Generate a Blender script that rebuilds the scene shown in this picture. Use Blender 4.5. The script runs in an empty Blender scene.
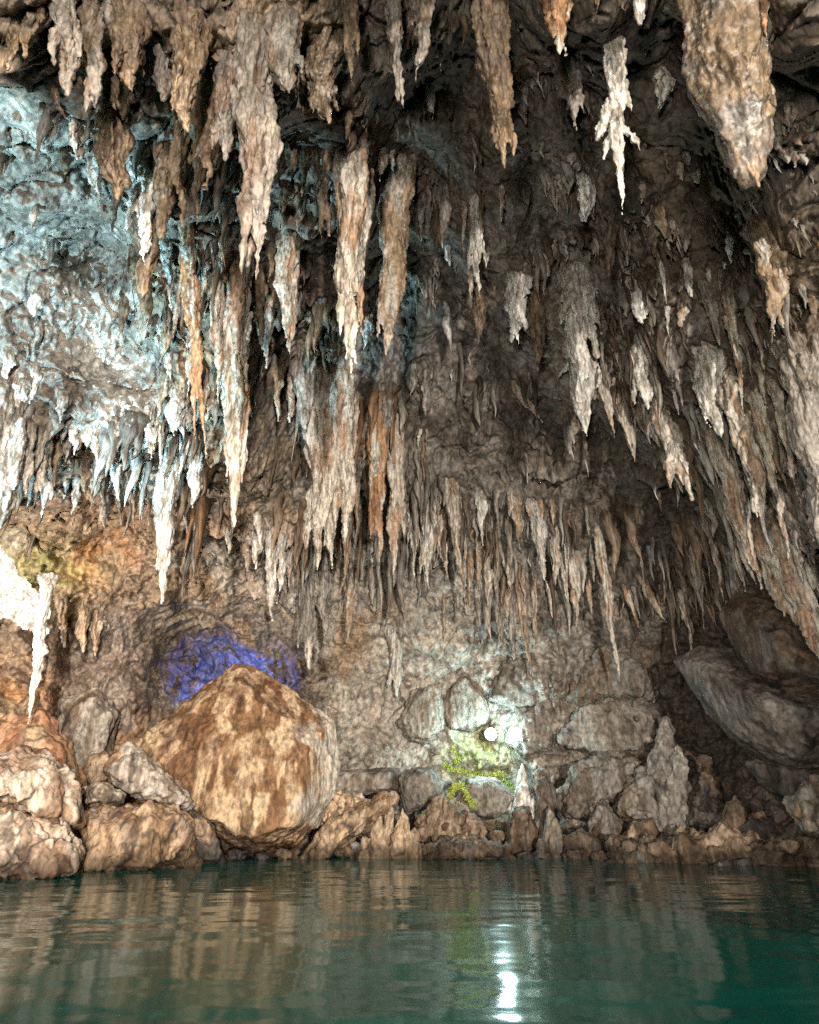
import bpy, bmesh, math, random
import numpy as np
from mathutils import Vector
from mathutils.bvhtree import BVHTree

SC = bpy.context.scene
COL = SC.collection
rng = random.Random(11)

# ------------------------------------------------------------------ camera
CAM = np.array([0.0, 0.0, 1.0])
PITCH = math.radians(25.0)
FPX = 650.0
W, H = 819, 1024
cp, sp = math.cos(PITCH), math.sin(PITCH)

def ray(px, py):
    u = (np.asarray(px, float) - W / 2) / FPX
    v = (H / 2 - np.asarray(py, float)) / FPX
    return np.stack([u, cp - v * sp, sp + v * cp], -1)

def pix(P):
    q = P - CAM
    f = q[..., 1] * cp + q[..., 2] * sp
    up = -q[..., 1] * sp + q[..., 2] * cp
    f = np.where(f < 1e-3, 1e-3, f)
    return W / 2 + FPX * q[..., 0] / f, H / 2 - FPX * up / f

def at_dist(px, py, d):
    """the point seen at (px, py) whose horizontal distance from the viewer is d"""
    r = ray(px, py)
    return CAM + r * (d / np.hypot(r[..., 0], r[..., 1]))[..., None]

cam = bpy.data.cameras.new("camera")
cam.sensor_fit = 'VERTICAL'
cam.sensor_height = 24.0
cam.lens = FPX / H * 24.0
cam.clip_start = 0.05
cam.clip_end = 600
co = bpy.data.objects.new("camera", cam)
COL.objects.link(co)
co.location = CAM
co.rotation_euler = (math.radians(90) + PITCH, 0, 0)
SC.camera = co

# ------------------------------------------------------------------ noise
_prng = np.random.RandomState(5)
PERM = _prng.permutation(256).astype(np.int32)
PERM = np.concatenate([PERM, PERM, PERM])
GR = _prng.normal(size=(256, 3)).astype(np.float32)
GR /= np.linalg.norm(GR, axis=1)[:, None]

def perlin(P):
    P = np.asarray(P, np.float32)
    i = np.floor(P).astype(np.int32)
    f = P - i
    i &= 255
    w = f * f * f * (f * (f * 6 - 15) + 10)
    out = 0
    for a in (0, 1):
        wa = w[:, 0] if a else 1 - w[:, 0]
        ia = PERM[(i[:, 0] + a) & 255]
        for b in (0, 1):
            wb = wa * (w[:, 1] if b else 1 - w[:, 1])
            ib = PERM[ia + ((i[:, 1] + b) & 255)]
            for c in (0, 1):
                wc = wb * (w[:, 2] if c else 1 - w[:, 2])
                g = GR[PERM[ib + ((i[:, 2] + c) & 255)]]
                out = out + wc * (g[:, 0] * (f[:, 0] - a) + g[:, 1] * (f[:, 1] - b) + g[:, 2] * (f[:, 2] - c))
    return out * 1.5

def fbm(P, sc, octv=3, seed=0, gain=.5):
    P = np.asarray(P, np.float32) * np.float32(sc) if np.isscalar(sc) else np.asarray(P, np.float32) * np.asarray(sc, np.float32)
    P = P + np.float32(seed * 17.31)
    s, a, t = 0, 1.0, 0
    for k in range(octv):
        s = s + a * perlin(P)
        t += a
        a *= gain
        P = P * np.float32(2.03) + np.float32(3.7)
    return s / t

def ridged(P, sc, octv=3, seed=0):
    P = np.asarray(P, np.float32) * np.float32(sc) if np.isscalar(sc) else np.asarray(P, np.float32) * np.asarray(sc, np.float32)
    P = P + np.float32(seed * 11.7)
    s, a, t = 0, 1.0, 0
    for k in range(octv):
        s = s + a * (1 - np.abs(perlin(P)) * 2)
        t += a
        a *= .5
        P = P * np.float32(2.1) + np.float32(1.3)
    return s / t

def hash2(i, j, k):
    n = (i * 374761393 + j * 668265263 + k * 2147483647) & 0xffffffff
    n = ((n ^ (n >> 13)) * 1274126177) & 0xffffffff
    return ((n ^ (n >> 16)) & 0xffff) / 65535.0

def teeth(xy, cell, seed, sharp=1.0):
    """cones on a jittered grid in plan: 0 between them, up to 1 at an apex"""
    q = xy / cell
    b = np.floor(q).astype(np.int64)
    out = np.zeros(len(q))
    for dx in (-1, 0, 1):
        for dy in (-1, 0, 1):
            ci, cj = b[:, 0] + dx, b[:, 1] + dy
            cx = ci + hash2(ci, cj, seed)
            cy = cj + hash2(ci, cj, seed + 7)
            hh = hash2(ci, cj, seed + 13)
            rr = .35 + .3 * hash2(ci, cj, seed + 19)
            d = np.hypot(q[:, 0] - cx, q[:, 1] - cy) / rr
            hv = np.where(hh > .35, hh ** 1.6, 0) * np.clip(1 - d, 0, 1) ** sharp
            out = np.maximum(out, hv)
    return out

def sstep(a, b, x):
    t = np.clip((x - a) / (b - a), 0, 1)
    return t * t * (3 - 2 * t)

def mixc(c0, c1, t):
    t = np.asarray(t)[..., None]
    return np.asarray(c0) * (1 - t) + np.asarray(c1) * t

# mineral colours of the limestone (linear reflectance)
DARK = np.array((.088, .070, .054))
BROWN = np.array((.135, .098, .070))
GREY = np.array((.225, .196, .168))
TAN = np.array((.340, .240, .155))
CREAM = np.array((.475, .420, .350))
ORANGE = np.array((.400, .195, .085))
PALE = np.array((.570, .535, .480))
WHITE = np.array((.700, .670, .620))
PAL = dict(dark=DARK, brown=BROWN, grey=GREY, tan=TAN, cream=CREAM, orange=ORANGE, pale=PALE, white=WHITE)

# ------------------------------------------------------------------ materials
def nodes(name):
    m = bpy.data.materials.new(name)
    m.use_nodes = True
    nt = m.node_tree
    return m, nt, nt.nodes["Principled BSDF"]

def rock_material(name, rough=.72, bump=1.0, fine=26.0, spec=.35, stretch=.35, cracks=2.2):
    m, nt, b = nodes(name)
    N, L = nt.nodes, nt.links
    at = N.new("ShaderNodeAttribute"); at.attribute_name = "stain"
    ge = N.new("ShaderNodeNewGeometry")
    n1 = N.new("ShaderNodeTexNoise"); n1.inputs["Scale"].default_value = fine * .45; n1.inputs["Detail"].default_value = 6; n1.inputs["Roughness"].default_value = .65
    n2 = N.new("ShaderNodeTexNoise"); n2.inputs["Scale"].default_value = fine; n2.inputs["Detail"].default_value = 5; n2.inputs["Roughness"].default_value = .7
    n4 = N.new("ShaderNodeTexNoise"); n4.inputs["Scale"].default_value = .9; n4.inputs["Detail"].default_value = 3
    L.new(ge.outputs["Position"], n4.inputs["Vector"])
    mp = N.new("ShaderNodeMapping"); mp.inputs["Scale"].default_value = (1, 1, stretch)
    vo = N.new("ShaderNodeTexVoronoi"); vo.inputs["Scale"].default_value = fine * .55
    L.new(ge.outputs["Position"], mp.inputs["Vector"])
    L.new(mp.outputs["Vector"], n1.inputs["Vector"])
    L.new(ge.outputs["Position"], n2.inputs["Vector"])
    r = N.new("ShaderNodeMapRange"); r.inputs[1].default_value = .36; r.inputs[2].default_value = .64; r.inputs[3].default_value = .42; r.inputs[4].default_value = 1.4
    L.new(n1.outputs["Fac"], r.inputs[0])
    mu = N.new("ShaderNodeVectorMath"); mu.operation = 'SCALE'
    L.new(at.outputs["Color"], mu.inputs[0]); L.new(r.outputs[0], mu.inputs["Scale"])
    vo.feature = 'DISTANCE_TO_EDGE'; vo.inputs["Scale"].default_value = cracks
    wn = N.new("ShaderNodeTexNoise"); wn.inputs["Scale"].default_value = cracks * 1.3; wn.inputs["Detail"].default_value = 4
    L.new(mp.outputs["Vector"], wn.inputs["Vector"])
    wa = N.new("ShaderNodeVectorMath"); wa.operation = 'MULTIPLY_ADD'; wa.inputs[1].default_value = (1.3 / cracks,) * 3
    L.new(wn.outputs["Color"], wa.inputs[0]); L.new(mp.outputs["Vector"], wa.inputs[2])
    L.new(wa.outputs[0], vo.inputs["Vector"])
    cw = N.new("ShaderNodeMapRange"); cw.inputs[1].default_value = .0; cw.inputs[2].default_value = .05; cw.inputs[3].default_value = 0; cw.inputs[4].default_value = 1
    L.new(vo.outputs["Distance"], cw.inputs[0])
    # cracks come and go
    gate = N.new("ShaderNodeMapRange"); gate.inputs[1].default_value = .36; gate.inputs[2].default_value = .52
    L.new(n4.outputs["Fac"], gate.inputs[0])
    mx = N.new("ShaderNodeMath"); mx.operation = 'MAXIMUM'
    L.new(cw.outputs[0], mx.inputs[0]); L.new(gate.outputs[0], mx.inputs[1])
    dk = N.new("ShaderNodeMapRange"); dk.inputs[3].default_value = .22; dk.inputs[4].default_value = 1.0  # crack lines darkened in the colour too, as painted crevice shade
    L.new(mx.outputs[0], dk.inputs[0])
    mu2 = N.new("ShaderNodeVectorMath"); mu2.operation = 'SCALE'
    L.new(mu.outputs[0], mu2.inputs[0]); L.new(dk.outputs[0], mu2.inputs["Scale"])
    L.new(mu2.outputs[0], b.inputs["Base Color"])
    m3 = N.new("ShaderNodeMath"); m3.operation = 'MULTIPLY'; m3.inputs[1].default_value = .8
    L.new(mx.outputs[0], m3.inputs[0])
    ad = N.new("ShaderNodeMath"); ad.operation = 'ADD'
    L.new(n2.outputs["Fac"], ad.inputs[0]); L.new(m3.outputs[0], ad.inputs[1])
    ad2 = N.new("ShaderNodeMath"); ad2.operation = 'ADD'
    L.new(ad.outputs[0], ad2.inputs[0]); L.new(n1.outputs["Fac"], ad2.inputs[1])
    bu = N.new("ShaderNodeBump"); bu.inputs["Strength"].default_value = bump; bu.inputs["Distance"].default_value = .05
    br = N.new("ShaderNodeMapRange"); br.inputs[1].default_value = .38; br.inputs[2].default_value = .62; br.inputs[3].default_value = .12 * bump; br.inputs[4].default_value = bump
    L.new(n4.outputs["Fac"], br.inputs[0]); L.new(br.outputs[0], bu.inputs["Strength"])
    L.new(ad2.outputs[0], bu.inputs["Height"]); L.new(bu.outputs[0], b.inputs["Normal"])
    rr = N.new("ShaderNodeMapRange"); rr.inputs[1].default_value = .35; rr.inputs[2].default_value = .7; rr.inputs[3].default_value = rough - .14; rr.inputs[4].default_value = rough + .14
    L.new(n2.outputs["Fac"], rr.inputs[0]); L.new(rr.outputs[0], b.inputs["Roughness"])
    b.inputs["Specular IOR Level"].default_value = spec
    return m

M_SHELL = rock_material("cave limestone", .78, .6, 14, .25, .8, .8)
M_STAL = rock_material("flowstone", .5, .4, 30, .45, .2, 4.5)
M_ROCK = rock_material("boulder limestone", .75, .75, 20, .3, .6, .7)

# ------------------------------------------------------------------ meshes
def mesh_from(name, V, F, quads=True):
    me = bpy.data.meshes.new(name)
    V = np.asarray(V, np.float32); F = np.asarray(F, np.int32)
    k = F.shape[1]
    me.vertices.add(len(V)); me.vertices.foreach_set("co", V.ravel())
    me.loops.add(F.size); me.loops.foreach_set("vertex_index", F.ravel())
    me.polygons.add(len(F))
    me.polygons.foreach_set("loop_start", np.arange(0, F.size, k, dtype=np.int32))
    me.polygons.foreach_set("use_smooth", np.ones(len(F), bool))
    me.update(calc_edges=True)
    return me

def stain(me, C):
    a = me.attributes.new("stain", 'FLOAT_COLOR', 'POINT')
    C4 = np.ones((len(me.vertices), 4), np.float32)
    C4[:, :3] = np.clip(C, .01, .9)
    a.data.foreach_set("color", C4.ravel())

def link(name, me, mat=None, parent=None):
    o = bpy.data.objects.new(name, me)
    if mat: me.materials.append(mat)
    COL.objects.link(o)
    if parent: o.parent = parent
    return o

def tag(o, label=None, cat=None, group=None, kind=None):
    if label: o["label"] = label
    if cat: o["category"] = cat
    if group: o["group"] = group
    if kind: o["kind"] = kind
    return o

# ------------------------------------------------------------------ the cave shell
# (px, py, horizontal distance, main stain, second stain, some holding recess shade)
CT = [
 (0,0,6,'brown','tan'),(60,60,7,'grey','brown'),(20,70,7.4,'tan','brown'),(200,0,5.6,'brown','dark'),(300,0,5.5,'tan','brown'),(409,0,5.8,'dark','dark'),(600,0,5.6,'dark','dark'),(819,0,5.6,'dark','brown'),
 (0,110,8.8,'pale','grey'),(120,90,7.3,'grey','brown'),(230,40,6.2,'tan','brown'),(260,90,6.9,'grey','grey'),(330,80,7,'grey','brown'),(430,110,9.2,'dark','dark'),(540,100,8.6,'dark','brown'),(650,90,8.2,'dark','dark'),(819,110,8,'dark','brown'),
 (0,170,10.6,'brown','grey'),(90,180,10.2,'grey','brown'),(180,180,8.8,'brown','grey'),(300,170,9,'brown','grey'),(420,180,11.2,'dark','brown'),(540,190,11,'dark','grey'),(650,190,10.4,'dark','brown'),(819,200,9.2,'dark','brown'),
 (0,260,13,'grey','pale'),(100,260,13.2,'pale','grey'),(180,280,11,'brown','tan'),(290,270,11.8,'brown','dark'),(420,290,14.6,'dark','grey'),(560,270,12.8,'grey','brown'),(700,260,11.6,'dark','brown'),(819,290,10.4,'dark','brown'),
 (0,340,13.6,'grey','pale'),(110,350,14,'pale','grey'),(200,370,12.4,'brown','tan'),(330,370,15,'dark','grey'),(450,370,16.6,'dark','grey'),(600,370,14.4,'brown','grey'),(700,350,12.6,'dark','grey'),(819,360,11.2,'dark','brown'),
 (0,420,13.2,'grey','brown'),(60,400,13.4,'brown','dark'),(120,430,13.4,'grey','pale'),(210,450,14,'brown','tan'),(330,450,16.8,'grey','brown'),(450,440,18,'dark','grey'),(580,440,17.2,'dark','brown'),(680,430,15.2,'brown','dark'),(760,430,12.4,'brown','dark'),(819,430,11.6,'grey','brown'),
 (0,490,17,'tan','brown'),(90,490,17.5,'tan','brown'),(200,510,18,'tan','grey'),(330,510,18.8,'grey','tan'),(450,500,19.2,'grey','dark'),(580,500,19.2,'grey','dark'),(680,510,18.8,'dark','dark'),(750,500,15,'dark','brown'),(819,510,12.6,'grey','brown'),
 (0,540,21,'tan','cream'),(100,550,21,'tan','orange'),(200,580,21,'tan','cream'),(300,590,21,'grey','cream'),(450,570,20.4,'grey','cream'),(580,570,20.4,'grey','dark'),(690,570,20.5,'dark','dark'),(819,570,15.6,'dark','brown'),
 (0,640,20,'brown','tan'),(100,640,22,'brown','grey'),(190,650,24.6,'dark','brown'),(225,675,25,'dark','dark'),(285,680,24,'brown','dark'),(260,630,23,'grey','tan'),(340,640,22,'cream','tan'),(450,640,21.6,'cream','grey'),(600,640,21.2,'grey','dark'),(700,650,21.4,'dark','dark'),(819,650,18,'dark','grey'),  # dark behind the great boulder: recess shade put into the colour
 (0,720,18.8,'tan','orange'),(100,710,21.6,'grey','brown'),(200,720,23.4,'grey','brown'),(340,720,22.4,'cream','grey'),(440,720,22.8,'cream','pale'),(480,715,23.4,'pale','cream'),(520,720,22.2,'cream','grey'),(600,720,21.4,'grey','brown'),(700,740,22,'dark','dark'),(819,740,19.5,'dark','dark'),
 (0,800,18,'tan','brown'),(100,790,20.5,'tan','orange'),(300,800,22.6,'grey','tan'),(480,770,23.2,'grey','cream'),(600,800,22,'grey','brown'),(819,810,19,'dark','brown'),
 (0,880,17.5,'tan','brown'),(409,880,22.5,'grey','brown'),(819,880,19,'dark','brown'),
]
ctr = np.array([c[:3] for c in CT], float)
dr = ray(ctr[:, 0], ctr[:, 1])
c_az = np.degrees(np.arctan2(dr[:, 0], dr[:, 1]))
c_el = np.degrees(np.arctan2(dr[:, 2], np.hypot(dr[:, 0], dr[:, 1])))
c_R = ctr[:, 2] / np.cos(np.radians(c_el))
cA = np.array([PAL[c[3]] for c in CT]); cB = np.array([PAL[c[4]] for c in CT])
# round the sides and overhead, out of the picture: (az, el, R)
EX = [(-60,0,12,'tan','brown'),(-60,25,12,'brown','grey'),(-60,50,11,'brown','grey'),(-75,10,11,'brown','grey'),(-75,45,10.5,'brown','grey'),(-60,70,10,'brown','dark'),(0,74,9.8,'dark','brown'),(60,72,9.5,'dark','brown'),
      (0,88,9.4,'dark','brown'),(-45,5,16,'tan','brown'),(45,5,14,'dark','brown'),(60,0,11.2,'dark','brown'),(60,28,11.4,'brown','dark'),(60,50,10.5,'dark','brown'),(82,0,6.7,'brown','dark'),(82,15,6.8,'brown','dark'),(72,5,8.0,'brown','dark'),(82,36,8.9,'brown','dark'),(82,55,9.6,'dark','brown'),(45,28,12.2,'brown','dark'),(97,0,6.4,'brown','dark'),(97,15,6.5,'brown','dark'),(97,45,9.5,'brown','dark')]  # unseen right wall drawn in low down to shade the lower right boulders
ex = np.array([e[:3] for e in EX], float)
c_az = np.concatenate([c_az, ex[:, 0]]); c_el = np.concatenate([c_el, ex[:, 1]]); c_R = np.concatenate([c_R, ex[:, 2]])
cA = np.concatenate([cA, [PAL[e[3]] for e in EX]]); cB = np.concatenate([cB, [PAL[e[4]] for e in EX]])

def shell_field(az, el):
    """radial distance and the two stains for directions (degrees)"""
    n = len(az)
    R = np.zeros(n); A = np.zeros((n, 3)); B = np.zeros((n, 3))
    dirc = lambda a, e: np.stack([np.sin(np.radians(a)) * np.cos(np.radians(e)), np.cos(np.radians(a)) * np.cos(np.radians(e)), np.sin(np.radians(e))], -1)
    c = dirc(c_az, c_el)
    for s in range(0, n, 60000):
        d = dirc(az[s:s + 60000], el[s:s + 60000])
        q = np.maximum(2 - 2 * d @ c.T, 0)
        w = 1 / (q + .0022) ** 2.0
        w /= w.sum(1, keepdims=True)
        R[s:s + 60000] = w @ c_R
        A[s:s + 60000] = w @ cA; B[s:s + 60000] = w @ cB
    return R, A, B

az = np.concatenate([np.linspace(-72, -49, 50, endpoint=False), np.linspace(-49, 49, 940), np.linspace(49, 100, 110)[1:]])
el = np.concatenate([np.linspace(-6, -3.5, 6, endpoint=False), np.linspace(-3.5, 66, 640), np.linspace(66, 88, 60)[1:]])
AZ, EL = np.meshgrid(az, el)
na, ne = len(az), len(el)
azf, elf = AZ.ravel(), EL.ravel()
cs = (slice(None, None, 4))
Rf, Af, Bf = shell_field(azf, elf)
ca, sa = np.cos(np.radians(azf)), np.sin(np.radians(azf))
ce, se = np.cos(np.radians(elf)), np.sin(np.radians(elf))
D = np.stack([sa * ce, ca * ce, se], -1)
P0 = CAM + D * Rf[:, None]
bx, by = pix(P0)
# how much of the rock here is overhead (hangs with teeth) rather than standing wall
roof = sstep(8, 24, elf)
low = fbm(P0, .30, 3, 1)
mid = ridged(P0, .75, 4, 2)
lump = fbm(P0, 1.9, 4, 3)
wall = 1 - roof
smooth = np.exp(-(((bx - 385) / 85) ** 2 + ((by - 700) / 75) ** 2))   # the bare water-worn wall beside the lamp
rad = (.55 + .35 * wall) * low + (.42 + .6 * wall) * (mid - .55) * (1 - .7 * smooth) + (.16 + .14 * wall) * lump * (1 - .5 * smooth)
scal = np.abs(perlin(P0.astype(np.float32) * 2.6)) * smooth * .22
P = P0 + D * (rad + scal)[:, None]
# hanging teeth and drapery, straight down
xy = P0[:, :2] + .12 * np.stack([fbm(P0, 1.5, 2, 8), fbm(P0, 1.5, 2, 9)], -1)
dens = sstep(-.25, .25, fbm(P0, .45, 2, 12))
calm = np.exp(-(((bx - 470) / 110) ** 2 + ((by - 340) / 110) ** 2)) + np.exp(-(((bx - 470) / 120) ** 2 + ((by - 120) / 70) ** 2)) + np.exp(-(((bx - 640) / 60) ** 2 + ((by - 520) / 40) ** 2))
calm = calm + np.exp(-(((bx - 640) / 120) ** 2 + ((by - 130) / 90) ** 2))
hang = roof * (1 - .8 * np.clip(calm, 0, 1)) * (.25 + .75 * dens)
t1 = teeth(xy, 1.15, 3, 1.15); t2 = teeth(xy, .46, 5, 1.1); t3 = teeth(xy, .2, 6, 1.0)
drop = hang * (.95 * t1 + .48 * t2 + .2 * t3)
# curtain folds on the wall band under the ceiling
fold = ridged(P0, (3.2, 3.2, .5), 2, 21)
band = sstep(9, 16, elf) * (1 - sstep(30, 40, elf))
P = P - D * (band * (1 - smooth) * .16 * fold)[:, None]
P[:, 2] -= drop
fine = fbm(P, 5.5, 3, 31)
patch = sstep(-.2, .22, fbm(P0, .38, 3, 39))
calmer = (1 - .75 * smooth) * (1 - .75 * wall * (1 - patch))
flaky = np.exp(-(((bx - 95) / 95) ** 2 + ((by - 320) / 150) ** 2))     # crumbling frosted patch
crk = np.exp(-(perlin(P.astype(np.float32) * .62 + 3.1) / .035) ** 2) + .7 * np.exp(-(perlin(P.astype(np.float32) * 1.15 + 9.7) / .04) ** 2)
blk = np.floor(fbm(P0, .55, 2, 37) * 5) / 5                                # stepped blocks of bedded rock
P = P + D * (calmer * (.05 * fine + (.14 + .12 * flaky) * (ridged(P, (2.4, 2.4, 2.0), 3, 33) - .5) + (.06 + .06 * flaky) * (ridged(P, 7.0, 2, 35) - .5) + .02 * fbm(P, 15, 2, 36))
             + .22 * crk * (1 - .6 * smooth) + .9 * wall * blk * (1 - smooth))[:, None]
# stains
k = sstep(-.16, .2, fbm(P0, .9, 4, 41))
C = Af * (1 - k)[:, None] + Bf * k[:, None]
stk = sstep(.12, .45, fbm(P, (3.2, 3.2, .55), 3, 43))
C = C * (1 - .35 * stk)[:, None] + (C * np.array((1.15, .9, .68))) * (.35 * stk)[:, None]
blot = sstep(.1, .35, fbm(P, 2.2, 3, 47))
C = C * (1 - .3 * blot)[:, None]
# the teeth carry paler, newer calcite
newc = sstep(.18, .5, drop / .95)
C = mixc(C, np.clip(C * 1.5 + .05, 0, .62), .75 * newc)
# green film of algae round the lamp and by the daylight opening
al = np.exp(-(((bx - 478) / 34) ** 2 + ((by - 752) / 26) ** 2)) + .6 * np.exp(-(((bx - 40) / 50) ** 2 + ((by - 568) / 28) ** 2))
al = np.clip(al * (.6 + 1.2 * fbm(P, 3, 3, 51)), 0, 1)
C = mixc(C, np.array((.40, .46, .12)), .85 * al)
idx = np.arange(na * ne).reshape(ne, na)
F = np.stack([idx[:-1, :-1], idx[1:, :-1], idx[1:, 1:], idx[:-1, 1:]], -1).reshape(-1, 4)
# the daylight opening in the far wall at the side
hn = 7 * perlin(np.stack([bx * .06, by * .06, bx * 0], -1)) + 4 * perlin(np.stack([bx * .2, by * .2, bx * 0], -1))
hole = (bx + hn < 48) & (by + hn > 546 + np.maximum(bx, -30) * 1.25) & (by + hn < 618 + np.clip(bx, 0, 99) * .3)
hole |= (azf < -38) & (elf > 7) & (elf < 31)  # unseen side cut wider so the sun reaches the hillside
hole |= (azf < -45) & (elf > 2) & (elf < 34)
keep = ~hole[F].any(1)
P_shell = P
me = mesh_from("cave_wall", P, F[keep])
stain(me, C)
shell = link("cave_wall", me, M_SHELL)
tag(shell, kind="structure")
# coarse copy for finding where things attach
sub_i = idx[::3, ::3]
si = np.full(na * ne, -1, np.int64); si[sub_i.ravel()] = np.arange(sub_i.size)
Pc = P[sub_i.ravel()]
ii = np.arange(sub_i.size).reshape(sub_i.shape)
Fc = np.stack([ii[:-1, :-1], ii[1:, :-1], ii[1:, 1:], ii[:-1, 1:]], -1).reshape(-1, 4)
BVH = BVHTree.FromPolygons([tuple(p) for p in Pc], [tuple(f) for f in Fc.tolist()])

def hit(px, py):
    r = ray(px, py); r = r / np.linalg.norm(r)
    h = BVH.ray_cast(Vector(CAM), Vector(r))
    if h[0] is None:
        return at_dist(px, py, 14.0)
    return np.array(h[0])

# ------------------------------------------------------------------ remeshed solids
JOBS = []     # (object, finish function)

def tube(V, F, pts, rad, seg=9, squash=1.0, ang=0.0):
    pts = np.asarray(pts, float)
    base = len(V)
    n = len(pts)
    for i in range(n):
        t = pts[min(i + 1, n - 1)] - pts[max(i - 1, 0)]
        t = t / (np.linalg.norm(t) + 1e-9)
        a = np.cross(t, (math.cos(ang), math.sin(ang), .01)); a /= np.linalg.norm(a)
        b = np.cross(t, a)
        for k in range(seg):
            th = 2 * math.pi * k / seg
            V.append(pts[i] + rad[i] * (math.cos(th) * a + squash * math.sin(th) * b))
    for i in range(n - 1):
        for k in range(seg):
            k2 = (k + 1) % seg
            p, q = base + i * seg, base + (i + 1) * seg
            F.append((p + k, q + k, q + k2)); F.append((p + k, q + k2, p + k2))
    V.append(pts[0]); c0 = len(V) - 1
    V.append(pts[-1]); c1 = len(V) - 1
    e = base + (n - 1) * seg
    for k in range(seg):
        k2 = (k + 1) % seg
        F.append((c0, base + k, base + k2)); F.append((c1, e + k2, e + k))

def solid(name, V, F, voxel, mat, finish, parent=None):
    V = np.asarray(V); org = V.mean(0)
    me = mesh_from(name, V - org, F)
    o = link(name, me, None, parent)
    o.location = org
    md = o.modifiers.new("remesh", 'REMESH'); md.mode = 'VOXEL'; md.voxel_size = voxel; md.use_smooth_shade = True
    JOBS.append((o, finish, mat, org))
    return o

def two_tone(P, c0, c1, seed, stretch=.25, sc=4.0):
    k = sstep(.0, .2, fbm(P, (sc, sc, sc * stretch), 4, seed))
    C = mixc(c0, c1, k)
    d = sstep(.1, .3, fbm(P, (sc * 2.4, sc * 2.4, sc * .4), 4, seed + 5))
    return mixc(C, C * np.array((.44, .37, .30)), .75 * d)

SCHEME = {  # main, second, tip
 'cream': (CREAM, ORANGE * .5 + CREAM * .35, PALE), 'pale': (PALE, CREAM, WHITE), 'grey': (GREY * 1.35, GREY * .8, CREAM),
 'brown': (TAN * .62, BROWN, CREAM * .8), 'orange': (ORANGE * .55 + TAN * .35, CREAM, CREAM), 'tan': (TAN, CREAM * .9, CREAM), 'dim': (BROWN * 1.3, DARK * 1.4, GREY),
 'ash': (GREY * .95, BROWN * 1.2, GREY * 1.4), 'umber': (TAN * .5, BROWN, TAN * .9), 'white': (WHITE, PALE, WHITE), 'dust': (TAN * .55, GREY * .7, TAN * .8),
}

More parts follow.
